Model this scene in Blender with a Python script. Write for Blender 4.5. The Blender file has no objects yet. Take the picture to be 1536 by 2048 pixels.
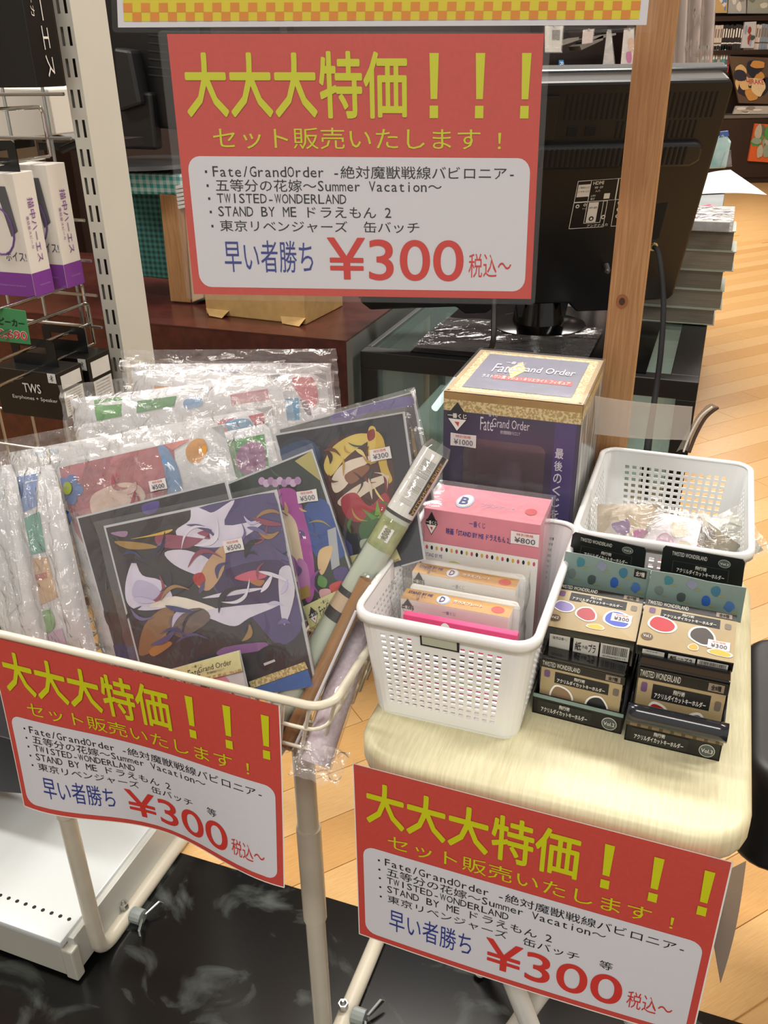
import bpy, bmesh, math, random
from mathutils import Vector, Matrix, noise
from mathutils.geometry import tessellate_polygon
V = Vector
random.seed(7)
SC = bpy.context.scene
COL = SC.collection
# ---------------------------------------------------------------- camera
FPX, PITCH, ROLL, CAMZ = 1766.0, math.radians(27.1), math.radians(0.98), 1.265
cd = bpy.data.cameras.new('camera'); cam = bpy.data.objects.new('camera', cd); COL.objects.link(cam)
_F = V((0, math.cos(PITCH), -math.sin(PITCH))); _D = _F.cross(V((1, 0, 0)))
_R = V((1, 0, 0))*math.cos(ROLL) + _D*math.sin(ROLL)
_D = -V((1, 0, 0))*math.sin(ROLL) + _D*math.cos(ROLL)
CP = V((0, 0, CAMZ))
cam.matrix_world = Matrix(((_R.x, -_D.x, -_F.x, CP.x), (_R.y, -_D.y, -_F.y, CP.y), (_R.z, -_D.z, -_F.z, CP.z), (0, 0, 0, 1)))
cd.sensor_fit = 'VERTICAL'; cd.sensor_height = 36.0; cd.lens = FPX/2048*36.0
cd.clip_start = 0.02; cd.clip_end = 60
SC.camera = cam
# ---------------------------------------------------------------- world, lamps, exposure
w = bpy.data.worlds.new('world'); SC.world = w; w.use_nodes = True
w.node_tree.nodes['Background'].inputs[0].default_value = (1.0, 0.96, 0.9, 1)
w.node_tree.nodes['Background'].inputs[1].default_value = 0.65
def lamp(x, y, z, sx, sy, e, col=(1, .965, .91), rz=0):
    l = bpy.data.lights.new('ceiling_lamp', 'AREA'); l.shape = 'RECTANGLE'; l.size = sx; l.size_y = sy; l.energy = e; l.color = col
    o = bpy.data.objects.new('ceiling_lamp', l); o.location = (x, y, z); o.rotation_euler = (0, 0, rz); COL.objects.link(o)
lamp(0.35, 1.9, 2.62, 1.25, .30, 52, rz=-.36)
lamp(-1.5, 1.3, 2.62, 1.25, .30, 40, rz=-.36)
lamp(1.9, 0.9, 2.62, 1.25, .30, 40, rz=-.36)
lamp(-0.2, -0.9, 2.62, 1.25, .30, 36, rz=-.36)
lamp(1.2, 4.6, 2.62, 2.4, .5, 95)
lamp(2.0, 7.6, 2.62, 2.6, .6, 130)
SC.view_settings.view_transform = 'Standard'; SC.view_settings.look = 'None'
SC.view_settings.gamma = 1; SC.view_settings.use_curve_mapping = False
SC.view_settings.exposure = 0.0
SC.cycles.max_bounces = 10; SC.cycles.transparent_max_bounces = 24; SC.cycles.diffuse_bounces = 3
SC.cycles.glossy_bounces = 3; SC.cycles.caustics_reflective = False; SC.cycles.caustics_refractive = False
# ---------------------------------------------------------------- geometry of the place
YAW = math.radians(-20.5)
E1 = V((math.cos(YAW), math.sin(YAW), 0)); E2 = V((-math.sin(YAW), math.cos(YAW), 0)); Z = V((0, 0, 1))
def e(u, d, z): return E1*u + E2*d + Z*z
def ray(px, py): return _F + _R*((px-768)/FPX) + _D*((py-1024)/FPX)
def unp(px, py, P, n): r = ray(px, py); return CP + r*((P-CP).dot(n)/r.dot(n))
def unz(px, py, z): return unp(px, py, V((0, 0, z)), Z)
def ff(px, py, d): return unp(px, py, E2*d, E2)
def fs(px, py, u): return unp(px, py, E1*u, E1)
def proj(P):
    q = P-CP; w_ = q.dot(_F); return (768+FPX*q.dot(_R)/w_, 1024+FPX*q.dot(_D)/w_, w_)
TT = 0.75       # height of the little table's top
# ---------------------------------------------------------------- materials
def lin(c):
    if isinstance(c, str): c = [int(c[i:i+2], 16)/255 for i in (0, 2, 4)]
    return tuple((x/12.92 if x <= .04045 else ((x+.055)/1.055)**2.4) for x in c) + (1,)
_M = {}
def mat(name, col, rough=.5, metal=0, var=0, vs=40, bump=0, bs=200, emit=0, coat=0, col2=None, stretch=None, spec=.5, lo=.35, hi=.65, detail=4, dist=0):
    if name in _M: return _M[name]
    m = bpy.data.materials.new(name); m.use_nodes = True; N = m.node_tree.nodes; L = m.node_tree.links
    b = N['Principled BSDF']; c = lin(col)
    b.inputs['Base Color'].default_value = c; b.inputs['Roughness'].default_value = rough; b.inputs['Metallic'].default_value = metal
    b.inputs['Specular IOR Level'].default_value = spec
    if coat: b.inputs['Coat Weight'].default_value = coat; b.inputs['Coat Roughness'].default_value = .08
    if emit: b.inputs['Emission Color'].default_value = c; b.inputs['Emission Strength'].default_value = emit
    tc = N.new('ShaderNodeTexCoord'); src = tc.outputs['Object']
    if stretch:
        mp = N.new('ShaderNodeMapping'); mp.inputs['Rotation'].default_value = (0, 0, stretch[1]); L.new(src, mp.inputs[0])
        mp2 = N.new('ShaderNodeMapping'); mp2.inputs['Scale'].default_value = stretch[0]; L.new(mp.outputs[0], mp2.inputs[0]); src = mp2.outputs[0]
    if var or col2:
        n = N.new('ShaderNodeTexNoise'); n.inputs['Scale'].default_value = vs; n.inputs['Detail'].default_value = detail; n.inputs['Distortion'].default_value = dist; L.new(src, n.inputs[0])
        r = N.new('ShaderNodeValToRGB'); L.new(n.outputs[0], r.inputs[0])
        r.color_ramp.elements[0].position = lo; r.color_ramp.elements[1].position = hi
        if col2: a, d = c, lin(col2)
        else: a = tuple(x*(1-var) for x in c[:3])+(1,); d = tuple(min(1, x*(1+var)) for x in c[:3])+(1,)
        r.color_ramp.elements[0].color = a; r.color_ramp.elements[1].color = d
        L.new(r.outputs[0], b.inputs['Base Color'])
    if bump:
        n2 = N.new('ShaderNodeTexNoise'); n2.inputs['Scale'].default_value = bs; n2.inputs['Detail'].default_value = 3; L.new(src, n2.inputs[0])
        bp = N.new('ShaderNodeBump'); bp.inputs['Strength'].default_value = bump; bp.inputs['Distance'].default_value = .002
        L.new(n2.outputs[0], bp.inputs['Height']); L.new(bp.outputs[0], b.inputs['Normal'])
    _M[name] = m; return m
def C(col, rough=.45, **k):      # plain ink or paint of one colour
    return mat('paint_'+col+('%d' % (rough*100)), col, rough, var=.04, vs=60, **k)
def film(name, veil=.12, tint='ffffff', bump=.6, bs=60, rough=.06, refl=1.0, stretch=None):
    if name in _M: return _M[name]
    m = bpy.data.materials.new(name); m.use_nodes = True; N = m.node_tree.nodes; L = m.node_tree.links
    N.remove(N['Principled BSDF']); out = N['Material Output']
    tr = N.new('ShaderNodeBsdfTransparent'); df = N.new('ShaderNodeBsdfDiffuse'); df.inputs[0].default_value = lin(tint)
    gl = N.new('ShaderNodeBsdfGlossy'); gl.inputs['Roughness'].default_value = rough
    tc = N.new('ShaderNodeTexCoord'); n = N.new('ShaderNodeTexNoise'); n.inputs['Scale'].default_value = bs; n.inputs['Detail'].default_value = 5; n.inputs['Distortion'].default_value = 1.2
    L.new(tc.outputs['Object'], n.inputs[0])
    bp = N.new('ShaderNodeBump'); bp.inputs['Strength'].default_value = bump; bp.inputs['Distance'].default_value = .006; L.new(n.outputs[0], bp.inputs['Height'])
    L.new(bp.outputs[0], gl.inputs['Normal'])
    lw = N.new('ShaderNodeLayerWeight'); lw.inputs[0].default_value = .5; L.new(bp.outputs[0], lw.inputs['Normal'])
    pw_ = N.new('ShaderNodeMath'); pw_.operation = 'POWER'; pw_.inputs[1].default_value = 4.0; L.new(lw.outputs['Facing'], pw_.inputs[0])
    mu = N.new('ShaderNodeMath'); mu.operation = 'MULTIPLY_ADD'; mu.use_clamp = True; mu.inputs[1].default_value = refl*.9; mu.inputs[2].default_value = .05*refl; L.new(pw_.outputs[0], mu.inputs[0])
    m1 = N.new('ShaderNodeMixShader'); m1.inputs[0].default_value = veil; L.new(tr.outputs[0], m1.inputs[1]); L.new(df.outputs[0], m1.inputs[2])
    m2 = N.new('ShaderNodeMixShader'); L.new(mu.outputs[0], m2.inputs[0]); L.new(m1.outputs[0], m2.inputs[1]); L.new(gl.outputs[0], m2.inputs[2])
    L.new(m2.outputs[0], out.inputs[0]); _M[name] = m; return m
RED = mat('sign_red', 'c94c44', .5, var=.03, vs=300)
YEL = mat('ink_yellow', 'cdd21f', .4); INKK = mat('ink_black', '17171a', .5); BLUE = mat('ink_blue', '333f8e', .45)
INKR = mat('ink_red', 'cf3b34', .45); PAPW = mat('paper_white', 'd9dbe4', .45)
WHITE = mat('plain_white', 'f0efea', .4); PLASTIC = mat('white_plastic', 'eef0f0', .3, spec=.5)
CREAM = mat('cream_enamel', 'dcd6c2', .3, var=.05, vs=30)
BLACKP = mat('black_plastic', '0c0d0f', .42); BLACKG = mat('black_gloss', '08080a', .12)
CHROME = mat('chrome', 'c8c8c4', .12, 1); STEEL = mat('steel', 'b4b6b4', .3, 1)
PLATE = mat('gondola_white', 'c4c3b8', .35, var=.02, vs=10)
FILM = film('clear_film', .04, bump=.8, bs=11, rough=.06, refl=1.0)
LAMI = film('laminate_film', .012, bump=.12, bs=10, rough=.12, refl=.6)
CRINK = film('crinkled_film', .12, bump=1.0, bs=40, rough=.05, refl=2.2)
BUBBLE = film('bubble_wrap', .14, 'f2f2ee', bump=.6, bs=60, rough=.12, refl=1.0)
GLASS = film('case_glass', .05, 'bfe6dc', bump=0, rough=.01, refl=.7)
LACE = mat('gold_lace', 'a8935c', .45, col2='d9c993', vs=420, lo=.45, hi=.55)
GOLD = mat('gold_print', '9b7d45', .4, var=.1)
NAVY = mat('navy_print', '24254d', .3, col2='3a3566', vs=20)
KIN = mat('tan_print', 'c79b5c', .5, var=.05, vs=200)
WOOD = mat('pine_wood', '93693f', .6, col2='b0875a', vs=26, stretch=((9, 9, .35), 0), lo=.3, hi=.75, dist=1.5, bump=.15, bs=80)
DKWOOD = mat('dark_red_wood', '3b1713', .3, col2='4c211a', vs=40, stretch=((1, 10, 1), YAW*-1), detail=2)
CARDB = mat('cardboard', 'b3925c', .7, var=.08, vs=50)
# ---------------------------------------------------------------- mesh builder
class MB:
    def __init__(s): s.v = []; s.f = []; s.m = []; s.mats = []
    def mi(s, m):
        if m not in s.mats: s.mats.append(m)
        return s.mats.index(m)
    def face(s, pts, m):
        n = len(s.v); s.v += [V(p) for p in pts]; s.f.append(tuple(range(n, n+len(pts)))); s.m.append(s.mi(m))
    def prism(s, q, off, m, m2=None):
        n = len(s.v); k = len(q); off = V(off); s.v += [V(p) for p in q] + [V(p)+off for p in q]
        a, b = s.mi(m), s.mi(m2 or m)
        s.f.append(tuple(range(n, n+k))); s.m.append(a)
        s.f.append(tuple(range(n+2*k-1, n+k-1, -1))); s.m.append(b)
        for i in range(k):
            j = (i+1) % k; s.f.append((n+i, n+k+i, n+k+j, n+j)); s.m.append(b)
        return s
    def box(s, o, a, b, c, m):   # corner o, edge vectors a, b, c
        o, a, b, c = V(o), V(a), V(b), V(c); return s.prism([o, o+a, o+a+b, o+b], c, m)
    def fbox(s, u0, u1, d0, d1, z0, z1, m): return s.box(e(u0, d0, z0), E1*(u1-u0), E2*(d1-d0), Z*(z1-z0), m)
    def abox(s, x0, x1, y0, y1, z0, z1, m): return s.box(V((x0, y0, z0)), V((x1-x0, 0, 0)), V((0, y1-y0, 0)), V((0, 0, z1-z0)), m)
    def tube(s, path, r, m, n=8, closed=False, caps=True):
        path = [V(p) for p in path]; k = len(path); a = s.mi(m); base = len(s.v); up = None
        rr = r if isinstance(r, (list, tuple)) else [r]*k
        for i, p in enumerate(path):
            if closed: t = path[(i+1) % k]-path[i-1]
            else: t = path[min(i+1, k-1)]-path[max(i-1, 0)]
            t.normalize()
            if up is None: up = V((0, 0, 1)) if abs(t.z) < .9 else V((1, 0, 0))
            x = up - t*up.dot(t); x.normalize(); up = x; y = t.cross(x)
            for j in range(n):
                q = 2*math.pi*j/n; s.v.append(p + (x*math.cos(q)+y*math.sin(q))*rr[i])
        for i in range(k if closed else k-1):
            i2 = (i+1) % k
            for j in range(n):
                j2 = (j+1) % n; s.f.append((base+i*n+j, base+i*n+j2, base+i2*n+j2, base+i2*n+j)); s.m.append(a)
        if caps and not closed:
            s.f.append(tuple(base+j for j in range(n-1, -1, -1))); s.m.append(a)
            s.f.append(tuple(base+(k-1)*n+j for j in range(n))); s.m.append(a)
        return s
    def grid(s, fn, nu, nv, m, skip=None):
        n = len(s.v); a = s.mi(m)
        for j in range(nv+1):
            for i in range(nu+1): s.v.append(V(fn(i/nu, j/nv)))
        for j in range(nv):
            for i in range(nu):
                if skip and skip(i, j): continue
                p = n+j*(nu+1)+i; s.f.append((p, p+nu+1, p+nu+2, p+1)); s.m.append(a)
        return s
    def poly(s, pts, m):        # concave-safe flat polygon
        n = len(s.v); s.v += [V(p) for p in pts]; a = s.mi(m)
        for t in tessellate_polygon([[V(p) for p in pts]]): s.f.append(tuple(n+i for i in t)); s.m.append(a)
    def build(s, name, parent=None, smooth=False, bevel=0, solid=0, label=None, base=None, kind=None, fixn=True, seg=2):
        if base is None:
            if parent is not None: base = parent.matrix_basis.translation if not parent.parent else parent['_o']
            else:
                zs = min(p.z for p in s.v); c = sum(s.v, V())/len(s.v); base = V((c.x, c.y, zs))
        base = V(base)
        me = bpy.data.meshes.new(name); me.from_pydata([p-base for p in s.v], [], s.f)
        for m in s.mats: me.materials.append(m)
        me.polygons.foreach_set('material_index', s.m)
        if bevel or fixn:
            bm = bmesh.new(); bm.from_mesh(me)
            if fixn: bmesh.ops.recalc_face_normals(bm, faces=bm.faces)
            if bevel:
                bmesh.ops.remove_doubles(bm, verts=bm.verts, dist=1e-6)
                ed = [x for x in bm.edges if len(x.link_faces) == 2 and x.calc_face_angle(0) > .5]
                bmesh.ops.bevel(bm, geom=ed, offset=bevel, segments=seg, affect='EDGES', profile=.5, clamp_overlap=True)
            bm.to_mesh(me); bm.free()
        if smooth:
            me.polygons.foreach_set('use_smooth', [True]*len(me.polygons))
            if smooth != 1: me.set_sharp_from_angle(angle=smooth)
        me.update()
        o = bpy.data.objects.new(name, me); COL.objects.link(o)
        if parent is not None: o.parent = parent; o['_o'] = tuple(base)
        else: o.location = base; o['_o'] = tuple(base)
        if solid:
            md = o.modifiers.new('thickness', 'SOLIDIFY'); md.thickness = solid; md.offset = 0
        if label: o['label'] = label
        if kind: o['kind'] = kind
        return o
def thing(name, label, cat, loc, group=None):
    o = bpy.data.objects.new(name, None); o.empty_display_size = .05; COL.objects.link(o); o.location = loc; o['_o'] = tuple(loc)
    o['label'] = label; o['category'] = cat
    if group: o['group'] = group
    return o
def tag(o, label, cat, group=None):
    o['label'] = label; o['category'] = cat
    if group: o['group'] = group
    return o
def struct(o): o['kind'] = 'structure'; return o
# ---------------------------------------------------------------- surfaces to print on
class Sf:
    """bilinear sheet through four corners, (u, v) from the top left"""
    def __init__(s, tl, tr, br, bl, bend=None):
        s.c = [V(tl), V(tr), V(br), V(bl)]; s.bend = bend
        s.n = -((s.c[1]-s.c[0]).cross(s.c[3]-s.c[0])).normalized()
        if s.n.dot(CP-s.c[0]) < 0: s.n = -s.n
    def __call__(s, u, v, off=0):
        a, b, c, d = s.c; p = (a*(1-u)+b*u)*(1-v)+(d*(1-u)+c*u)*v
        if s.bend: off += s.bend(u, v)
        return p+s.n*off
    def uv(s, p):               # inverse for a nearly rectangular sheet
        x = s.c[1]-s.c[0]; y = s.c[3]-s.c[0]; q = p-s.c[0]
        a, b, c, d, f = x.dot(x), x.dot(y), y.dot(y), q.dot(x), q.dot(y); D = a*c-b*b
        u, v = (d*c-f*b)/D, (f*a-d*b)/D
        for _ in range(4):
            r = p-s(u, v); pu = (s(u+.01, v)-s(u, v))/.01; pv = (s(u, v+.01)-s(u, v))/.01
            a, b, c, d, f = pu.dot(pu), pu.dot(pv), pv.dot(pv), r.dot(pu), r.dot(pv); D = a*c-b*b
            u += (d*c-f*b)/D; v += (f*a-d*b)/D
        return u, v
    def px(s, x, y): return s.uv(unp(x, y, s.c[0], s.n))
_T = {}
def glyphs(body, bold=0, res=3, mono=False):
    k = (body, bold, res, mono)
    if k in _T: return _T[k]
    if mono:        # gothic cells: full-width and half-width characters
        vs, fs_, x = [], [], 0.0
        for ch in body:
            half = ord(ch) < 0x2000; cw = .5 if half else 1.0
            if ch in ' \u3000': x += cw; continue
            gv, gf, ga, (gx0, gx1, gy0, gy1) = glyphs(ch, 0, res)
            gw = gx1-gx0; sw = min(gw, .44) if half else min(gw, .94); sy = 1.12 if half else 1
            n = len(vs); vs += [(x+cw/2-sw/2+a*sw, (gy0+(1-b)*(gy1-gy0))*sy) for a, b in gv]; fs_ += [tuple(n+i for i in f) for f in gf]; x += cw
        x0 = min(p[0] for p in vs); x1 = max(p[0] for p in vs); y0 = min(p[1] for p in vs); y1 = max(p[1] for p in vs)
        vs = [((p[0]-x0)/(x1-x0), 1-(p[1]-y0)/(y1-y0)) for p in vs]; _T[k] = (vs, fs_, (x1-x0)/(y1-y0), None); return _T[k]
    c = bpy.data.curves.new('t', 'FONT'); c.body = body; c.resolution_u = res; c.offset = bold
    o = bpy.data.objects.new('t', c); COL.objects.link(o); bpy.context.view_layer.update()
    me = o.evaluated_get(bpy.context.evaluated_depsgraph_get()).to_mesh()
    vs = [(p.co.x, p.co.y) for p in me.vertices]; fs_ = [tuple(p.vertices) for p in me.polygons]
    o.evaluated_get(bpy.context.evaluated_depsgraph_get()).to_mesh_clear()
    bpy.data.objects.remove(o); bpy.data.curves.remove(c)
    x0 = min(p[0] for p in vs); x1 = max(p[0] for p in vs); y0 = min(p[1] for p in vs); y1 = max(p[1] for p in vs)
    vs = [((p[0]-x0)/(x1-x0), 1-(p[1]-y0)/max(1e-6, y1-y0)) for p in vs]
    _T[k] = (vs, fs_, (x1-x0)/max(1e-6, y1-y0), (x0, x1, y0, y1)); return _T[k]
def txt(mb, body, S, u0, v0, u1, v1, m, bold=0, off=.0004, rot=0, skew=0, cut=0, res=2, mono=False):
    vs, fc, asp, _ = glyphs(body, 0, res, mono)
    if bold >= .01:
        B_ = bold*.8; vs0, fc0 = vs, fc; vs, fc = [], []; bx_ = B_/asp
        for dx, dy in ((0, 0), (-1, 0), (1, 0), (0, -1), (0, 1), (-.7, -.7), (.7, -.7), (-.7, .7), (.7, .7)):
            n = len(vs); vs += [((.5+(x-.5)*(1-2*bx_))+dx*bx_, (.5+(y-.5)*(1-2*B_))+dy*B_, n) for x, y, *_ in vs0]; fc += [tuple(n+i for i in f) for f in fc0]
    if cut:
        bm = bmesh.new()
        nn_ = max(1, len(vs)//9); bv = [bm.verts.new((q_[0], q_[1], q_[2]//nn_ if len(q_) > 2 else 0)) for q_ in vs]
        for f in fc:
            try: bm.faces.new([bv[i] for i in f])
            except ValueError: pass
        for i in range(1, cut):
            bmesh.ops.bisect_plane(bm, geom=bm.verts[:]+bm.edges[:]+bm.faces[:], plane_co=(i/cut, 0, 0), plane_no=(1, 0, 0))
        bm.verts.ensure_lookup_table(); bm.verts.index_update()
        vs = [(p.co.x, p.co.y, p.co.z*(len(bm.verts)//9)) for p in bm.verts]; fc = [tuple(p.index for p in f.verts) for f in bm.faces]; bm.free()
    n = len(mb.v); a = mb.mi(m); nn = max(1, len(vs)//9)
    for q_ in vs:
        x, y = q_[:2]; oo = off+(.00003*(q_[2]//nn) if len(q_) > 2 else 0)
        if rot == 90: x, y = 1-y, x        # reads downwards
        elif rot == -90: x, y = y, 1-x
        x += skew*(.5-y)
        mb.v.append(S(u0+(u1-u0)*x, v0+(v1-v0)*y, oo))
    for f in fc: mb.f.append(tuple(n+i for i in f)); mb.m.append(a)
def rect(mb, S, u0, v0, u1, v1, m, off=.0002, nu=1, nv=1): mb.grid(lambda a, b: S(u0+(u1-u0)*a, v0+(v1-v0)*b, off), nu, nv, m)
def rrect(mb, S, u0, v0, u1, v1, m, off=.0002, ru=.04, rv=.055, nu=16, k=5):
    P = []
    for cx, cy, a0 in ((u1-ru, v0+rv, -90), (u1-ru, v1-rv, 0), (u0+ru, v1-rv, 90), (u0+ru, v0+rv, 180)):
        for i in range(k+1):
            a = math.radians(a0+90*i/k); P.append((cx+ru*math.cos(a), cy+rv*math.sin(a)))
    # strips in u keep the panel on the bent sheet
    def span(u):
        if u < u0+ru: x = (u0+ru-u)/ru
        elif u > u1-ru: x = (u-(u1-ru))/ru
        else: x = 0
        y = rv*(1-math.sqrt(max(0, 1-x*x))); return v0+y, v1-y
    us = [u0+ru*(1-math.cos(math.pi/2*i/k)) for i in range(k)] + [u0+ru+(u1-u0-2*ru)*i/nu for i in range(nu+1)] + [u1-ru+ru*math.sin(math.pi/2*i/k) for i in range(1, k+1)]
    nv = 8
    def fn(a, b):
        u = us[round(a*(len(us)-1))]; s, t = span(u); return S(u, s+(t-s)*b, off)
    mb.grid(fn, len(us)-1, nv, m)
def disc(mb, S, u, v, ru, rv, m, off=.0003, n=20): mb.poly([S(u+ru*math.cos(2*math.pi*i/n), v+rv*math.sin(2*math.pi*i/n), off) for i in range(n)], m)
def smoothp(pts, k=4):
    n = len(pts); out = []
    for i in range(n):
        p0, p1, p2, p3 = (pts[(i+j-1) % n] for j in range(4))
        for j in range(k):
            t = j/k
            out.append(tuple(.5*((2*p1[q])+(-p0[q]+p2[q])*t+(2*p0[q]-5*p1[q]+4*p2[q]-p3[q])*t*t+(-p0[q]+3*p1[q]-3*p2[q]+p3[q])*t**3) for q in (0, 1)))
    return out
def shapes(mb, S, items, off=.0004, step=.00012):
    if len(items) > 20: step = .00003
    """flat abstract print: each item (colour, smooth?, [(px, py), ...]) is laid on the sheet"""
    for i, (c, sm, pts) in enumerate(items):
        P = [S.px(*p) for p in pts]; P = [(min(.995, max(.005, a)), min(.995, max(.005, b))) for a, b in (smoothp(P) if sm else P)]
        mb.poly([S(a, b, off+step*i) for a, b in P], C(c) if isinstance(c, str) else c)
def shards(seed, n, pal, x0, y0, x1, y1, ang=-.35, ln=34, wd=5):
    """loose ribbon and petal strokes of an abstract print"""
    rn = random.Random(seed); out = []
    for i in range(n):
        x, y = rn.uniform(x0, x1), rn.uniform(y0, y1); y += (x-(x0+x1)/2)*math.tan(ang)*.6
        a = ang+rn.uniform(-.9, .9); L_ = ln*rn.uniform(.4, 1.3); w_ = wd*rn.uniform(.4, 1.4); bnd = rn.uniform(-.35, .35)*L_
        P = []
        for t, sd in ((0, 0), (.3, 1), (.65, .9), (1, 0), (.65, -.5), (.3, -.6)):
            u = (t-.5)*L_; v = sd*w_+bnd*(1-(2*t-1)**2)
            P.append((x+u*math.cos(a)-v*math.sin(a), y+u*math.sin(a)+v*math.cos(a)))
        out.append((pal[i % len(pal)], 1, P))
    return out
def kuji(mb, S, u, v, ru, rv, off=.0006):     # black and white diamond mark
    mb.poly([S(u-ru, v, off), S(u, v-rv, off), S(u+ru, v, off)], INKK)
    mb.poly([S(u-ru, v, off), S(u+ru, v, off), S(u, v+rv, off)], INKK)
    mb.poly([S(u-ru*.8, v+rv*.12, off+.00005), S(u+ru*.8, v+rv*.12, off+.00005), S(u, v+rv*.9, off+.00005)], WHITE)
    mb.poly([S(u-ru*.25, v+rv*.3, off+.0001), S(u+ru*.2, v+rv*.3, off+.0001), S(u+ru*.12, v+rv*.62, off+.0001)], INKR)
    rect(mb, S, u-ru*.9, v-rv*.30, u+ru*.9, v+rv*.1, INKK, off+.0001)
    txt(mb, '一番くじ', S, u-ru*.85, v-rv*.26, u+ru*.85, v+rv*.06, WHITE, bold=.03, off=off+.0002)
def fgo(mb, S, u0, v0, u1, v1, m, off=.0006, sub=True):
    w = u1-u0; h = v1-v0
    txt(mb, '一番くじ', S, u0+w*.1, v0, u0+w*.35, v0+h*.2, m, off=off)
    txt(mb, 'Fate', S, u0, v0+h*.25, u0+w*.27, v0+h*.85, m, off=off)
    txt(mb, 'Grand Order', S, u0+w*.24, v0+h*.25, u1, v0+h*.65, m, off=off)
    if sub: txt(mb, '絶対魔獣戦線バビロニア', S, u0+w*.42, v0+h*.75, u0+w*.82, v0+h*.92, m, off=off)
PSTK = mat('price_sticker', 'e6e2e0', .5)
def sticker(parent, S, px, py, text, w=.02, h=.011, off=.0012, rot=0, name='price_sticker'):
    u, v = S.px(px, py); c = S(u, v, off); x = (S(u+.01, v)-S(u, v)).normalized(); y = (S.n.cross(x)).normalized()
    if y.dot(S(u, v+.01)-S(u, v)) < 0: y = -y
    if rot: q = math.radians(rot); x, y = x*math.cos(q)+y*math.sin(q), y*math.cos(q)-x*math.sin(q)
    T = Sf(c-x*w/2-y*h/2, c+x*w/2-y*h/2, c+x*w/2+y*h/2, c-x*w/2+y*h/2); T.n = S.n
    mb = MB(); mb.prism([T(0, 0), T(.5, .04), T(1, 0), T(1, 1), T(.5, .96), T(0, 1)], -S.n*.0003, PSTK)
    o = mb.build(name, parent, label='small white price sticker reading '+text)
    mb = MB(); txt(mb, '特別価格', T, .2, .1, .8, .32, INKR, off=.0003); txt(mb, text, T, .14, .42, .88, .85, mat('stamp_grey', '5a5a68', .6), off=.0003, bold=.01)
    mb.build('lettering', o); return o
# ================================================================= SETTING
fl = MB(); fl.abox(-6, 9, -2.5, 13, -.03, -.004, mat('floor_far', 'e0b47a', .32, col2='d6a76a', vs=6, stretch=((.5, 9, 1), -math.radians(28))))
floor = struct(fl.build('floor', base=(0, 0, 0)))
# planks one by one where they can be told apart
FD = math.radians(28.0); F1 = V((math.cos(FD), math.sin(FD), 0)); F2 = V((-math.sin(FD), math.cos(FD), 0))
PL = [mat('plank_%s' % c, c, .28, col2=d, vs=30, stretch=((1, 14, 1), -FD), spec=.45) for c, d in (('dcae72', 'd4a466'), ('e0b67c', 'd8aa6e'), ('d6a66a', 'ce9c5e'), ('e2ba82', 'daae74'))]
PW, PLN = .107, .91; cand = []
for i in range(-4, 80):
    for j in range(-8, 10):
        s0 = ((i*37) % 7)/7*PLN
        c = F1*(j*PLN+s0+PLN/2) + F2*(i*PW)
        if c.dot(E2) < .55 or c.length > 7.5: continue
        vis = False
        for t in (-.45, -.2, 0, .2, .45):
            x, y, wz = proj(c+F1*PLN*t)
            if wz > .2 and -60 < x < 1596 and 380 < y < 2080 and (x > 1240 or y > 1400): vis = True
        if vis: cand.append((c.length, i, c))
cand.sort(key=lambda t: t[0]); pk = {}
for L_, i, c in cand[:295]:
    k = i % 4
    if k not in pk:
        mb = MB(); mb.box(-F1*(PLN/2-.0006)-F2*(PW/2-.0006)-Z*.008, F1*(PLN-.0012), F2*(PW-.0012), Z*.008, PL[k])
        o = mb.build('floor_plank', floor, base=(0, 0, 0), bevel=.0006, seg=1); pk[k] = o; o.location = c
    else:
        o = pk[k].copy(); COL.objects.link(o); o.parent = floor; o.location = c
MARB = mat('black_marble', '0c0d0e', .2, col2='707874', vs=7, lo=.54, hi=.9, detail=10, dist=1.3, stretch=((1, 1.5, 1), .5))
mb = MB()
mb.fbox(-2.2, 1.6, -1.0, .932, .0, .004, MARB); struct(mb.build('floor_marble', base=(0, 0, 0)))
WALLM = mat('wall_brown', '3a2a20', .6, var=.08, vs=3)
for nm, a in (('wall_back', (-6, 9, 11.5, 11.6, 0, 2.75)), ('wall_left', (-6, -5.9, -2.5, 11.6, 0, 2.75)), ('wall_right', (8.9, 9, -2.5, 11.6, 0, 2.75))):
    mb = MB(); mb.abox(*a, mat('wall_beige', 'b8ab96', .7, var=.03, vs=2)); struct(mb.build(nm))
mb = MB(); mb.abox(-6, 9, -2.5, 11.6, 2.75, 2.85, mat('ceiling_white', 'dedad2', .8)); struct(mb.build('ceiling'))

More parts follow.
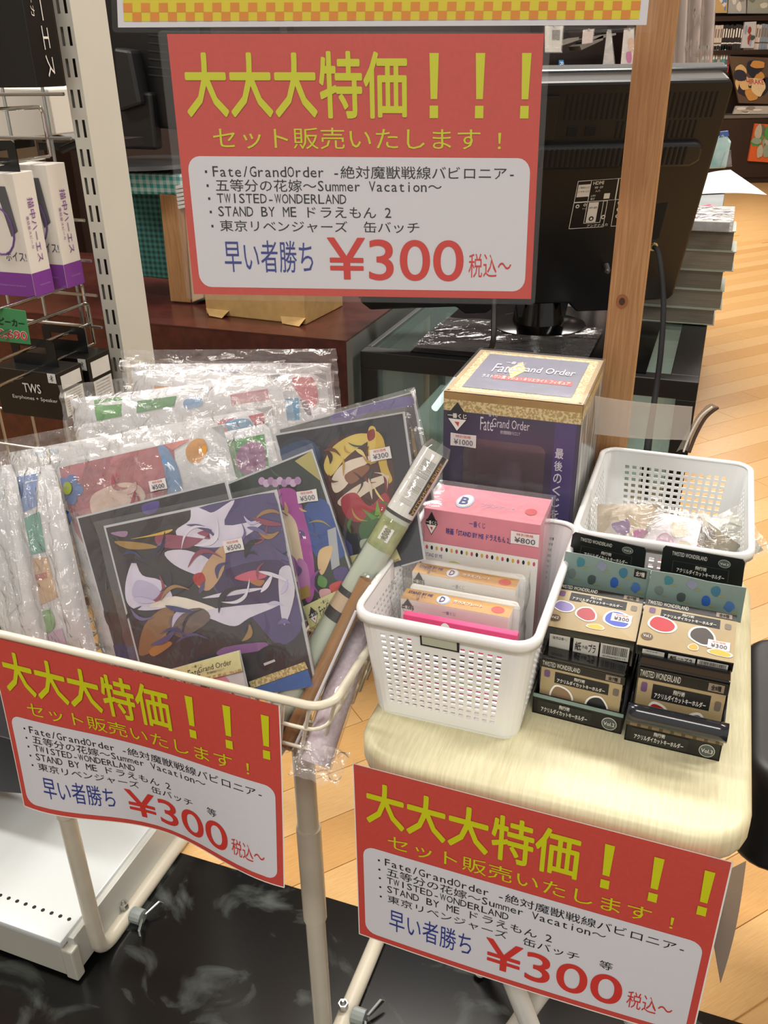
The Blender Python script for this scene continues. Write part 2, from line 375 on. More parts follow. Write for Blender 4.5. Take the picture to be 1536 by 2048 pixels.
# ================================================================= SALE SIGNS
def sign_print(root, S, extra, cut=0, nu=1, nv=1):
    m = MB(); m.grid(lambda a, b: S(a, b, 0), max(nu, 1), max(nv, 1), RED); m.build('sheet', root, solid=.0003 if not cut else 0)
    m = MB(); rrect(m, S, .021, .438, .98, .968, PAPW, off=.0005, ru=.035, rv=.055); m.build('text_panel', root)
    m = MB(); o = .0009
    T = lambda *a, **k: txt(m, *a, off=o, cut=cut, **k)
    T('大大大', S, .035, .063, .395, .293, YEL, bold=.028); T('特価', S, .402, .058, .64, .296, YEL, bold=.024)
    for u in (.712, .835, .957):
        for v0, v1, w0, w1 in ((.065, .225, .0125, .009), (.248, .293, .0115, .0115)):
            m.face([S(u-w0, v0, o), S(u+w0, v0, o), S(u+w1, v1, o), S(u-w1, v1, o)], YEL)
    T('セット販売いたします', S, .10, .329, .84, .409, YEL, bold=.006); T('！', S, .888, .345, .897, .405, YEL, bold=.006)
    T('Fate/GrandOrder -絶対魔獣戦線バビロニア-', S, .09, .471, .935, .520, INKK, mono=True); T('五等分の花嫁～Summer Vacation～', S, .095, .525, .735, .573, INKK, mono=True)
    T('TWISTED-WONDERLAND', S, .096, .581, .465, .619, INKK, mono=True); T('STAND BY ME ドラえもん 2', S, .096, .631, .592, .674, INKK, mono=True)
    T('東京リベンジャーズ　缶バッチ', S, .097, .687, .672, .733, INKK, mono=True)
    if extra: T('等', S, .728, .687, .764, .733, INKK)
    for i, v in enumerate((.497, .551, .602, .655, .712)): rect(m, S, .068+.001*i, v-.005, .074+.001*i, v+.005, INKK, off=o)
    T('早い者勝ち', S, .102, .768, .362, .902, BLUE, bold=.004)
    T('¥300', S, .405, .753, .80, .929, INKR, bold=.012, res=8); T('税込～', S, .815, .812, .938, .912, INKR)
    m.build('lettering', root, fixn=False)
def quad_v(pts, P, n): return [unp(x, y, P, n) for x, y in pts]
# upper sign, laminated, hanging from the yellow one
US_P = V((-.2, .80, 1.2)); US_N = V((-.05, -1, 0)).normalized()
q = quad_v([(334, 68), (1088, 67), (1062, 598), (388, 588)], US_P, US_N)
r = thing('hanging_sign', 'laminated red and white sale sign hanging beneath the yellow checked board', 'sign', tuple((q[2]+q[3])/2))
S = Sf(*q); sign_print(r, S, False)
m = MB(); F_ = Sf(S(-.024, -.012), S(1.018, -.004), S(1.012, 1.024), S(-.022, 1.024))
rrect(m, F_, 0, 0, 1, 1, LAMI, off=.0014, ru=.012, rv=.016); rrect(m, F_, 0, 0, 1, 1, LAMI, off=-.001, ru=.012, rv=.016); m.build('laminate', r)
# yellow board with checks
q = quad_v([(222, -320), (1330, -320), (1293, 50), (236, 55)], US_P, US_N)
r = thing('yellow_sign', 'yellow board with orange checks and white border, topmost sign', 'sign', tuple((q[2]+q[3])/2))
S = Sf(*q); m = MB(); m.prism([S(0, 0), S(1, 0), S(1, 1), S(0, 1)], -S.n*.0006, PAPW); m.build('sheet', r)
u0, u1, v1 = .012, .985, .965
YS = mat('yellow_print', 'dccd22', .35, var=.03, vs=8); OR = mat('orange_print', 'dd8a22', .4, var=.03)
m = MB(); rect(m, S, u0, .02, u1, v1, YS, off=.0004); m.build('yellow_panel', r)
m = MB(); NC = 57; cw = (u1-u0)/NC; rh = .052
for k in range(2):
    for i in range(NC):
        if (i+k) % 2 == 1: rect(m, S, u0+i*cw, v1-(k+1)*rh, u0+(i+1)*cw, v1-k*rh, OR, off=.0007)
m.build('checks', r)
m = MB(); F_ = Sf(S(-.012, 0), S(1.022, 0), S(1.018, 1.045), S(-.010, 1.03)); rrect(m, F_, 0, 0, 1, 1, LAMI, off=.0014, ru=.01, rv=.02); m.build('laminate', r)
# sign on the table edge
q = [ff(707, 1528, .514), ff(1463, 1725, .514)]; dn = -Z*.208
wv = lambda u, v: .004*v*v*math.sin(2.6*u+.4)
S = Sf(q[0], q[1], q[1]+dn, q[0]+dn, wv)
r = thing('table_sign', 'red and white sale sheet taped to the front edge of the small table', 'sign', tuple(S(.5, 1)))
sign_print(r, S, True, cut=6, nu=24, nv=8)
m = MB()
for a, b, c, d in ((-.003, -.004, 1.003, .0), (-.003, 1, 1.003, 1.006), (-.003, 0, 0, 1), (1, 0, 1.004, 1)): rect(m, S, a, b, c, d, WHITE, off=0, nu=24, nv=8)
m.build('white_edge', r)
for a in (.03, .975): m = MB(); rect(m, S, a-.03, -.035, a+.03, .035, LAMI, off=.0012); m.build('tape', r)
# sign on the wire basket
q1 = ff(557, 1411, .508); q0 = q1-E1*.300+Z*.003
wv2 = lambda u, v: .010*v**1.5*math.sin(2.2*math.pi*u+1.2)
S = Sf(q0, q1, q1-Z*.206-E1*.006, q0-Z*.206, wv2)
r = thing('basket_sign', 'red and white sale sheet taped along the rim of the wire basket', 'sign', tuple(S(.5, 1)))
sign_print(r, S, True, cut=6, nu=30, nv=10)
m = MB()
for a, b, c, d in ((-.003, 1, 1.003, 1.006), (-.003, 0, 0, 1), (1, 0, 1.004, 1)): rect(m, S, a, b, c, d, WHITE, off=0, nu=30, nv=10)
m.build('white_edge', r)
# ================================================================= SMALL TABLE
def rr_pts(u0, u1, d0, d1, r, z, k=6):
    P = []
    for cx, cy, a0 in ((u1-r, d0+r, -90), (u1-r, d1-r, 0), (u0+r, d1-r, 90), (u0+r, d0+r, 180)):
        for i in range(k+1):
            a = math.radians(a0+90*i/k); P.append(e(cx+r*math.cos(a), cy+r*math.sin(a), z))
    return P
TU0, TU1, TD0, TD1 = -.231, .088, .520, .935
TOPM = mat('pale_wood_laminate', 'd2cba6', .42, col2='dfd9b6', vs=22, stretch=((26, 2, 1), -YAW), spec=.5, detail=5)
r = thing('side_table', 'small folding table with pale wood top, white baskets on it', 'table', tuple(e(-.07, .73, 0)))
m = MB(); m.prism(rr_pts(TU0, TU1, TD0, TD1, .045, TT-.030), Z*.030, TOPM); m.build('tabletop', r, bevel=.009, smooth=.6, seg=4)
def crossleg(name, pts, rad=.0105):
    m = MB(); m.tube(pts, rad, mat('white_tube', 'e4e4de', .3), n=14); return m.build(name, r, smooth=.8)
crossleg('leg', [e(-.18, .58, .71), e(-.18, .585, .69), e(.045, .60, .03), e(.055, .605, .012)])
crossleg('leg', [e(.045, .63, .71), e(.04, .63, .69), e(-.175, .62, .03), e(-.185, .62, .012)])
crossleg('leg', [e(-.18, .86, .71), e(-.18, .86, .69), e(.045, .86, .03), e(.055, .86, .012)])
crossleg('leg', [e(.045, .89, .71), e(.04, .89, .69), e(-.175, .88, .03), e(-.185, .88, .012)])
# paper hanging on the table's right side
q = [e(.094, .53, .715), e(.094, .56, .715), e(.091, .535, .515), e(.094, .527, .60)]
r = thing('hanging_paper', 'taupe sheet of paper hanging off the right side of the small table', 'paper', tuple(e(.09, .53, .5)))
SP = Sf(ff(1453, 1742, .535), ff(1492, 1722, .57), ff(1440, 1965, .56), ff(1425, 1880, .535))
m = MB(); m.grid(lambda a, b: SP(a, b, .003*math.sin(3*b)), 4, 8, mat('taupe_paper', '8d8278', .5)); m.build('sheet', r, solid=.0004)
# ================================================================= WHITE BASKETS
def white_basket(label, u0, u1, d0, d1, zb, h, plate, nf, nsd, nr):
    r = thing('plastic_basket', label, 'basket', tuple(e((u0+u1)/2, (d0+d1)/2, zb)), None)
    fl_, rad = .011, .013
    def ring(v):        # outline at height fraction v, as (breakpoints, is_hole)
        g = fl_*v; a0, a1, b0, b1 = u0-g, u1+g, d0-g, d1+g; R_ = rad+g*.3; pts = []
        def side(p, q, n, k):
            L = []; mar = .03
            L.append((p, 0))
            for i in range(n):
                s = mar+(1-2*mar)*i/n; t = mar+(1-2*mar)*(i+.58)/n
                L.append(((p[0]+(q[0]-p[0])*s, p[1]+(q[1]-p[1])*s), 1)); L.append(((p[0]+(q[0]-p[0])*t, p[1]+(q[1]-p[1])*t), 0))
            L.append((q, 0)); return L
        def arc(cx, cy, a): return [((cx+R_*math.cos(math.radians(a+90*i/5)), cy+R_*math.sin(math.radians(a+90*i/5))), 0) for i in range(1, 5)]
        pts += side((a0+R_, b0), (a1-R_, b0), nf, 0); pts += arc(a1-R_, b0+R_, -90)
        pts += side((a1, b0+R_), (a1, b1-R_), nsd, 1); pts += arc(a1-R_, b1-R_, 0)
        pts += side((a1-R_, b1), (a0+R_, b1), nf, 2); pts += arc(a0+R_, b1-R_, 90)
        pts += side((a0, b1-R_), (a0, b0+R_), nsd, 3); pts += arc(a0+R_, b0+R_, 180)
        return pts
    vb = [0.0]; mar0, mar1 = .12, .88; hole = []
    for j in range(nr):
        vb += [mar0+(mar1-mar0)*j/nr, mar0+(mar1-mar0)*(j+.6)/nr]
    vb += [mar1+.02, 1.0]
    rows = [ring(v) for v in vb]; n = len(rows[0]); m = MB(); mi = m.mi(PLASTIC)
    for j, v in enumerate(vb):
        for (x, y), _ in rows[j]: m.v.append(e(x, y, zb+.003+h*v))
    for j in range(len(vb)-1):
        hr = (j % 2 == 1) and j < 2*nr
        for i in range(n):
            i2 = (i+1) % n
            if hr and rows[j][i][1]:
                col = (i-1)//2
                if not (plate and i < 2*nf+1 and col in range(nf//2-3, nf//2+2) and j > 2*nr-5): continue
            m.f.append((j*n+i, j*n+i2, (j+1)*n+i2, (j+1)*n+i)); m.m.append(mi)
    m.build('wall', r, solid=.0022)
    m = MB(); m.prism([e(x, y, zb) for (x, y), _ in rows[0]], Z*.003, PLASTIC); m.build('bottom', r)
    # rolled rim: a band turned outward
    top = [(x, y) for (x, y), _ in rows[-1]]; cx, cy = (u0+u1)/2, (d0+d1)/2; prof = [(-.0012, -.0), (-.0012, .002), (.0012, .0032), (.0036, .002), (.0042, -.001), (.0038, -.006)]
    m = MB(); mi = m.mi(PLASTIC); k = len(prof)
    for i in range(n):
        a, b = top[i-1], top[(i+1) % n]; t = V((b[0]-a[0], b[1]-a[1])).normalized(); nx, ny = t.y, -t.x
        for o, zz in prof: m.v.append(e(top[i][0]+nx*o, top[i][1]+ny*o, zb+.003+h+zz))
    for i in range(n):
        for j in range(k-1): m.f.append((i*k+j, ((i+1) % n)*k+j, ((i+1) % n)*k+j+1, i*k+j+1)); m.m.append(mi)
    m.build('rim', r, smooth=1, solid=.0012)
    if plate:
        g = fl_*.93; w_ = u1-u0; S = Sf(e(u0+w_*.36, d0-g-.0035, zb+h*.985), e(u0+w_*.62, d0-g-.0035, zb+h*.985), e(u0+w_*.62, d0-g-.001, zb+h*.85), e(u0+w_*.36, d0-g-.001, zb+h*.85))
        m = MB(); m.prism([S(0, 0), S(1, 0), S(1, 1), S(0, 1)], -S.n*.003, INKK); p = m.build('label_plate', r)
        m = MB(); rect(m, S, .05, .14, .95, .86, mat('plate_grey', 'b9bfae', .4), off=.0004); m.build('label_card', p)
    return r
B1 = dict(u0=-.227, u1=-.101, d0=.577, d1=.766)
white_basket('white perforated plastic basket holding the pink and tan prize boxes', B1['u0'], B1['u1'], B1['d0'], B1['d1'], TT, .104, True, 14, 22, 13)
white_basket('white perforated plastic basket at the back, holding small bagged pouches', -.078, .057, .775, .966, TT, .105, False, 14, 16, 11)

# ---- things in the near basket
def carton(name, label, cat, px4, d, zb, depth, mats, bevel=.0006, group=None):
    """upright carton: front face top edge from two pixels on plane d, standing on zb"""
    a, b = ff(*px4[0], d), ff(*px4[1], d); zt = (a.z+b.z)/2; a.z = b.z = zt
    r = thing(name, label, cat, tuple(V(((a.x+b.x)/2, (a.y+b.y)/2, zb))), group)
    m = MB(); m.prism([a, b, V((b.x, b.y, zb)), V((a.x, a.y, zb))], E2*depth, mats[0]); m.build('body', r, bevel=bevel)
    Ft = Sf(a, b, V((b.x, b.y, zb)), V((a.x, a.y, zb))); Tp = Sf(a+E2*depth, b+E2*depth, b, a)
    return r, Ft, Tp
PINK = mat('pink_print', 'dd8b9b', .35, var=.03); TEALT = C('4a78b8')
BBOT = TT+.004
r, Ft, Tp = carton('prize_box', 'pink prize box with white dotted front, tallest in the near basket', 'box', [(848, 1010), (1081, 1056)], .705, BBOT, .055, [PINK])
m = MB(); rect(m, Ft, 0, .26, 1, 1, WHITE, off=.0004)
for i in range(22): disc(m, Ft, .03+i*.0447, .30, .011, .017, C(['c4566a', '22282f', 'd9b34c'][i % 3]), off=.0006, n=12)
disc(m, Ft, .28, .62, .17, .24, C('c9d02e'), off=.0006, n=28); disc(m, Ft, .70, .64, .17, .24, C('d44a7c'), off=.0006, n=28)
rrect(m, Ft, .19, .43, .37, .75, WHITE, off=.0008, ru=.02, rv=.04); rrect(m, Ft, .61, .46, .79, .78, WHITE, off=.0008, ru=.02, rv=.04)
kuji(m, Ft, .07, .11, .055, .09)
m.build('front_print', r)
m = MB(); txt(m, '一番くじ', Ft, .40, .045, .54, .09, BLUE); txt(m, '映画「STAND BY ME ドラえもん 2」', Ft, .20, .125, .76, .175, BLUE, bold=.01)
txt(m, 'STAND BY ME', Ft, .02, .345, .17, .375, BLUE, bold=.01); txt(m, 'ドラえもん', Ft, .055, .385, .125, .415, INKR); txt(m, '2', Ft, .08, .425, .105, .47, BLUE)
txt(m, 'B', Tp, .262, .42, .335, .70, BLUE, bold=.03, off=.0012); txt(m, 'ブランケット', Tp, .45, .5, .74, .66, mat('pale_lilac', 'c9b4d6', .5)); m.build('lettering', r)
m = MB(); disc(m, Tp, .30, .55, .075, .26, C('b8cbe6'), off=.0005); disc(m, Tp, .30, .55, .062, .22, WHITE, off=.0008); disc(m, Tp, .88, .6, .05, .12, C('c94b55'), off=.0005); m.build('badge', r)
sticker(r, Ft, 1050, 1077, '¥800', .026, .013)
m = MB()
m.prism([Ft(-.015, -.02), Ft(1.03, -.02), Ft(1.03, 1), Ft(-.015, 1)], E2*.062-E2*.003, film('box_film', .05, bump=.3, bs=30, rough=.08, refl=.9)); m.build('wrapping', r)
for i, (ft, d, lab) in enumerate((([(824, 1146), (1031, 1178)], .668, 'tan and white flat prize box in bubble wrap, middle of the near basket'), ([(801, 1197), (1018, 1236)], .637, 'tan and white flat prize box in bubble wrap, nearest the basket front'))):
    r, Ft, Tp = carton('wrapped_box', lab, 'box', ft, d, BBOT, .018, [WHITE])
    m = MB(); rect(m, Tp, 0, 0, 1, 1, KIN, off=.0003); m.build('top_panel', r, label='tan top panel')
    m = MB(); txt(m, 'STAND BY ME', Tp, .04, .22, .27, .45, BLUE, bold=.02, off=.0009); txt(m, 'ドラえもん', Tp, .10, .50, .22, .68, BLUE, off=.0009); txt(m, '2', Tp, .14, .72, .17, .92, BLUE, off=.0009)
    txt(m, 'ガラスプレート', Tp, .47, .36, .74, .62, WHITE, bold=.03, off=.0009)
    txt(m, 'D', Tp, .348, .28, .395, .76, BLUE, bold=.03, off=.0012)
    txt(m, '一番くじ', Ft, .40, .06, .52, .105, BLUE); txt(m, '映画「STAND BY ME ドラえもん 2」', Ft, .24, .15, .72, .21, BLUE); txt(m, 'STAND BY ME', Ft, .0, .34, .2, .40, INKK)
    m.build('lettering', r)
    m = MB(); disc(m, Tp, .375, .5, .062, .42, C('a9c4e6'), off=.0005); disc(m, Tp, .372, .5, .054, .36, WHITE, off=.0008); disc(m, Tp, .88, .5, .06, .3, C('c94b42'), off=.0005)
    kuji(m, Ft, .07, .11, .06, .13); m.build('badge', r)
    m = MB()
    def wrap(a, b, i=i):
        q = 2*math.pi*a; x = .5+.60*(abs(math.cos(q))**.35)*(1 if math.cos(q) > 0 else -1)*(1+.02*math.sin(9*b)); y = (abs(math.sin(q))**.5)*(1 if math.sin(q) > 0 else -1)
        p = Ft(x, 1-b*1.13) + E2*(.009+y*.0125); return p + noise.noise_vector(p*90)*.0022
    m.grid(wrap, 40, 12, BUBBLE); m.build('bubble_wrap', r, smooth=1)
    m = MB(); m.prism([Tp(.02, -.35)+Z*.004, Tp(1.03, -.35)+Z*.004, Tp(1.07, .02)+Z*.002, Tp(.02, .02)+Z*.001], -Z*.05, mat('white_foam', 'e4e4e0', .8)); m.build('foam_sheet', r, bevel=.003)
r, Ft, Tp = carton('pink_packet', 'bright pink packet, lowest thing at the front of the near basket', 'packet', [(806, 1228), (1035, 1272)], .612, BBOT, .007, [C('e0497f')])
m = MB(); disc(m, Ft, .38, .1, .045, .09, WHITE, off=.0004); disc(m, Ft, .75, .2, .06, .1, C('f4c7d8'), off=.0004); rect(m, Ft, .0, .35, 1, .62, C('4a3040'), off=.0003); rect(m, Ft, .2, .7, .9, .8, C('9fb35c'), off=.0003); m.build('front_print', r)
for k, (a, b, c) in enumerate((('b34a5c', -.2, .70), ('3a4f93', -.17, .72))):
    pass
# ---- last-one figure carton behind
DX = .815
a, b = ff(888, 779, DX), ff(1166, 815, DX); zt = (a.z+b.z)/2; a.z = b.z = zt; dp = .148
r = thing('figure_carton', 'large navy and gold window carton behind the near basket, sealed in film', 'box', (a.x, a.y, TT))
bz = V((0, 0, zt-TT)); Ft = Sf(a, b, b-bz, a-bz); Tp = Sf(a+E2*dp, b+E2*dp, b, a); Rt = Sf(b, b+E2*dp, b+E2*dp-bz, b-bz)
Wu0, Wu1, Wv0, Wv1 = .155, .765, .215, .93
m = MB()
ou = [(0, 0), (1, 0), (1, 1), (0, 1)]
def win(n=6):
    P = []; ru, rv = .05, .04
    for cx, cy, a0 in ((Wu1-ru, Wv0+rv, -90), (Wu1-ru, Wv1-rv, 0), (Wu0+ru, Wv1-rv, 90), (Wu0+ru, Wv0+rv, 180)):
        for i in range(n): a_ = math.radians(a0+90*i/(n-1)); P.append((cx+ru*math.cos(a_), cy+rv*math.sin(a_)))
    return P
W_ = win(); n = len(m.v); m.v += [Ft(*p) for p in ou]+[Ft(*p) for p in W_]; mi = m.mi(mat('navy_front', '2b2a45', .3, col2='3b3455', vs=14))
for t in tessellate_polygon([[V((p[0], p[1], 0)) for p in ou], [V((p[0], p[1], 0)) for p in W_[::-1]]]):
    idx = [k if k < 4 else 4+(len(W_)-1-(k-4)) for k in t]; m.f.append(tuple(n+k for k in idx)); m.m.append(mi)
NV2 = mat('navy_front', '2b2a45')
m.face([Rt(0, 0), Rt(1, 0), Rt(1, 1), Rt(0, 1)], mat('grey_reflection', '5c6060', .3, col2='b9bcb8', vs=30, stretch=((3, 3, .6), 0), lo=.45, hi=.6)); m.face([a+E2*dp, a, a-bz, a+E2*dp-bz], NV2); m.face([Tp(0, 0), Tp(1, 0), Tp(1, 1), Tp(0, 1)], NV2)  # right side: white and grey reflection of the film painted into its colour
m.face([a-bz, b-bz, b-bz+E2*dp, a-bz+E2*dp], NV2); m.face([a+E2*dp, b+E2*dp, b+E2*dp-bz, a+E2*dp-bz], NV2)
m.build('carton', r, fixn=False)
m = MB(); Bk = Sf(Ft(.1, .15)+E2*.09, Ft(.85, .15)+E2*.09, Ft(.85, .99)+E2*.09, Ft(.1, .99)+E2*.09)
rect(m, Bk, 0, 0, 1, 1, mat('purple_backing', '5a3d62', .6, col2='2e2440', vs=9), off=0); m.build('backing', r)
m = MB()
def inner(x, y):
    q = 2*math.pi*x; rr = .024*(1-.55*y)*(1+.18*math.sin(3*q+5*y)); c = Ft(.45, .98)+E2*.055; return c+E1*rr*math.cos(q)+E2*rr*.8*math.sin(q)+Z*(.125*y)
m.grid(inner, 20, 10, mat('wrapped_contents', '4b4152', .4, col2='6b5a68', vs=40)); m.build('contents', r, smooth=1)
m = MB(); rect(m, Ft, Wu0-.01, Wv0-.01, Wu1+.01, Wv1, film('window_film', .30, '83757f', bump=.5, bs=10, rough=.1, refl=1.2), off=-.0006); m.build('window', r)
m = MB()
rect(m, Tp, .02, .03, .98, .97, LACE, off=.0004); rect(m, Tp, .0, .0, .035, 1, GOLD, off=.0006); rect(m, Tp, .965, 0, 1, 1, GOLD, off=.0006); rect(m, Tp, 0, 0, 1, .03, GOLD, off=.0006)
rect(m, Tp, 0, .96, 1, 1, GOLD, off=.0006); rect(m, Tp, .1, .09, .9, .885, NAVY, off=.0008)
rect(m, Ft, 0, 0, 1, .035, GOLD, off=.0004); rect(m, Ft, 0, .035, 1, .09, LACE, off=.0004)
rect(m, Rt, 0, 0, 1, .035, GOLD, off=.0004); rect(m, Rt, 0, .035, 1, .08, LACE, off=.0004)
rect(m, Ft, .82, .09, .97, 1, mat('violet_strip', '3f3470', .35), off=.0004)
m.build('gold_trim', r)
SIL = mat('silver_ink', 'd6d2dc', .3)
m = MB(); fgo(m, Tp, .22, .24, .84, .56, SIL, off=.0014, sub=False)
rect(m, Tp, .26, .57, .86, .66, C('b0302e'), off=.001); txt(m, 'ラストワン賞 マシュ・キリエライト フィギュア', Tp, .18, .58, .84, .65, WHITE, off=.0014)
m.poly([Tp(.40+.07*math.cos(q), .42+.2*math.sin(q), .0011) for q in (0, math.pi/2, math.pi, 4.71)], mat('gold_ink', 'c2a85a', .3))
fgo(m, Ft, .28, .075, .64, .185, SIL, off=.0012); kuji(m, Ft, .105, .12, .085, .075)
for i, ch in enumerate('最後のくじを引いたお客様に'): txt(m, ch, Ft, .835, .215+i*.062, .895, .265+i*.062, SIL, bold=.02, off=.0008)
m.build('lettering', r)
sticker(r, Ft, 927, 880, '¥1000', .027, .014)
m = MB(); o_ = .002
m.prism([a-E1*o_-E2*o_+Z*o_, b+E1*o_-E2*o_+Z*o_, b+E1*o_-E2*o_-bz, a-E1*o_-E2*o_-bz], E2*(dp+2*o_), film('shrink_film', .03, bump=.12, bs=8, rough=.12, refl=.4)); m.build('shrink_wrap', r)
# strip of packing tape sticking out of the carton
m = MB(); q = [ff(1190, 792, .88), ff(1385, 815, .88), ff(1378, 882, .88), ff(1190, 868, .88)]; SS = Sf(*q)
m.grid(lambda x, y: SS(x, y, .003*math.sin(4*x)), 10, 3, film('packing_tape', .35, 'd8cfc4', bump=.2, bs=20, rough=.2, refl=.6))
tag(m.build('packing_tape', solid=.0003), 'translucent strip of packing tape sticking out beside the navy carton', 'tape')
# ================================================================= KEYCHAIN COUNTER DISPLAYS
BLK = mat('black_card', '131312', .35); BLKS = mat('black_card_shiny', '0f0f10', .15, coat=.5); SAGE = mat('sage_card', '7f9691', .4, var=.04); BRN = mat('brown_card', 'a3906c', .3, col2='b5a27c', vs=12, coat=.4)
TXW = mat('text_white', 'dcdad2', .5)
def blob(mb, S, u, v, ru, rv, c, off, rim=True, n=9, seed=0):
    rnd = random.Random(seed); rs = [1+.28*(rnd.random()-.5) for _ in range(n)]
    for k, (col, sc) in enumerate(((WHITE, 1.18), (C(c), 1.0)) if rim else ((C(c), 1.0),)):
        P = smoothp([(u+ru*sc*rs[i]*math.cos(2*math.pi*i/n), v+rv*sc*rs[i]*math.sin(2*math.pi*i/n)) for i in range(n)], 4)
        mb.poly([S(x, y, off+.00015*k) for x, y in P], col)
def keychain_face(m, S, cols, v0=0, vol='Vol.2', cnt='全7種'):
    rect(m, S, 0, 0, 1, .13, BLK, off=.0003)
    txt(m, 'TWISTED WONDERLAND', S, .03, .02, .48, .10, TXW, off=.0006); rect(m, S, .78, .015, .95, .11, C('8d8070'), off=.0005); txt(m, cnt, S, .81, .03, .92, .095, INKK, bold=.02, off=.0007)
    rect(m, S, .19, .17, .83, .36, INKK, off=.0004); txt(m, '飛行術', S, .42, .19, .55, .25, TXW, bold=.02, off=.0007); txt(m, 'アクリルダイカットキーホルダー', S, .22, .265, .79, .335, TXW, bold=.03, off=.0007)
    rrect(m, S, .06, .17, .13, .29, C('6b4f78'), off=.0004, ru=.02, rv=.03, nu=1); rrect(m, S, .88, .22, .95, .34, C('6f675c'), off=.0004, ru=.02, rv=.03, nu=1)
    for i, (u, v, ru, rv, c) in enumerate(cols): blob(m, S, u, v, ru, rv, c, .0006, seed=i)
    disc(m, S, .09, .80, .065, .075, C('5d4a3a'), off=.0006); txt(m, vol, S, .05, .77, .13, .83, TXW, bold=.02, off=.0009)
def display(which, tray, d0, lf, ub, ubf, teal, head, cols, vol, cnt, labels):
    A, B = unz(*tray[0], TT), unz(*tray[1], TT); x = (B-A).normalized(); y = Z.cross(x)
    W = (B-A).length; D = .112
    r = thing('counter_display', labels[0], 'display box', tuple((A+B)/2+y*.05))
    Tr = Sf(A+Z*.022, B+Z*.022, B, A)
    m = MB(); m.box(A, x*W, y*D, Z*.0015, BLK); m.box(A, x*W, y*.0012, Z*.022, BLK)
    for s in (A, B-x*.0012): m.prism([s, s+y*D, s+y*D+Z*.062, s+y*(D*.7)+Z*.05, s+y*.03+Z*.03, s+Z*.022], x*.0012, BLK)
    m.build('tray', r, fixn=True)
    m = MB(); rect(m, Tr, 0, 0, 1, .18, SAGE, off=.0004); rrect(m, Tr, .06, .3, .66, .92, C('22221f'), off=.0003, ru=.02, rv=.1, nu=2)
    txt(m, '飛行術', Tr, .30, .30, .42, .50, TXW, bold=.02, off=.0006); txt(m, 'アクリルダイカットキーホルダー', Tr, .1, .56, .62, .80, TXW, bold=.03, off=.0006)
    disc(m, Tr, .86, .62, .082, .30, TXW, off=.0004); disc(m, Tr, .86, .62, .076, .27, C('4f5a55'), off=.0006); txt(m, vol, Tr, .80, .52, .92, .70, TXW, bold=.02, off=.0009)
    m.build('lettering', r)
    hy = (A+y*(D-.002)).dot(y)
    H = Sf(*[unp(*p, y*hy, y) for p in head]); hb = (V((H.c[3].x, H.c[3].y, TT)), V((H.c[2].x, H.c[2].y, TT)))
    m = MB(); hw = (H.c[1]-H.c[0]).length; hh = TT
    P = [A+y*(D-.002), B+y*(D-.002)]; HH = Sf(H.c[0], H.c[1], H.c[2], H.c[3])
    m.prism([P[0], P[1], HH(1, 1), HH(1, .12), HH(.97, 0), HH(.03, 0), HH(0, .12), HH(0, 1)], y*.0012, BLK); m.build('header_card', r)
    m = MB(); txt(m, 'TWISTED WONDERLAND', HH, .12, .14, .55, .30, TXW, off=.0006); rect(m, HH, .14, .5, .83, .98, C('3b3b38'), off=.0003); rect(m, HH, .15, .52, .82, .97, BLK, off=.0005)
    txt(m, '飛行術', HH, .42, .55, .56, .70, TXW, bold=.02, off=.0008); txt(m, 'アクリルダイカットキーホルダー', HH, .2, .74, .78, .92, TXW, bold=.03, off=.0008)
    disc(m, HH, .76, .28, .075, .16, C('8f9a8e'), off=.0004); disc(m, HH, .76, .28, .065, .13, C('4f5a55'), off=.0006); txt(m, vol, HH, .71, .24, .81, .32, TXW, bold=.02, off=.0009)
    m.build('header_lettering', r)
    # upper packet, lying on top with its front face tipped to the viewer
    up = [unp(*p, y*(A.dot(y)+k), y) for p, k in zip(ub, (.070, .070, .022, .022))]
    Su = Sf(*up); bt = unp(*ubf[0], y*(A.dot(y)+.022), y); hgt = up[3].z-bt.z
    ry = thing('keychain_box', labels[1], 'box', tuple((up[2]+up[3])/2-Z*hgt))
    m = MB(); m.prism([up[0], up[1], up[2], up[3]], -Z*hgt, BLKS); m.build('body', ry, bevel=.0007)
    m = MB(); rect(m, Su, .0, .0, 1, 1, BRN, off=.0004); keychain_face(m, Sf(Su(0, 0, .0003), Su(1, 0, .0003), Su(1, 1, .0003), Su(0, 1, .0003)), cols, vol='Vol.1' if which else 'Vol.2', cnt='全8種' if which else '全7種'); m.build('face_print', ry)
    Sb = Sf(up[3], up[2], up[2]-Z*hgt, up[3]-Z*hgt)
    m = MB()
    for u0_, u1_ in ((.07, .30), (.34, .62), (.64, .95)): rect(m, Sb, u0_, .26, u1_, .82, C('cfcdc4'), off=.0004)
    txt(m, '（販売店様へ）', Sb, .10, .33, .27, .45, INKK, off=.0007); txt(m, '紙', Sb, .36, .38, .43, .72, INKK, bold=.01, off=.0007); txt(m, '外箱', Sb, .44, .48, .5, .62, INKK, off=.0007); txt(m, 'プラ', Sb, .51, .38, .59, .72, INKK, bold=.01, off=.0007)
    rnd = random.Random(3); u = .665
    while u < .93: w_ = .003+.005*rnd.random(); rect(m, Sb, u, .32, u+w_, .66, INKK, off=.0006); u += w_+.003+.004*rnd.random()
    txt(m, '4549660653110', Sb, .67, .70, .92, .78, INKK, off=.0006)
    m.build('back_print', ry)
    sticker(ry, Su, *labels[3], '¥300', .017, .009)
    # lower packet, standing in the tray under it
    lo = [unp(*p, y*(A.dot(y)+.004), y) for p in lf]; zl = (lo[0].z+lo[1].z)/2
    rz = thing('keychain_box', labels[2], 'box', tuple((A+B)/2+y*.012+Z*.0015))
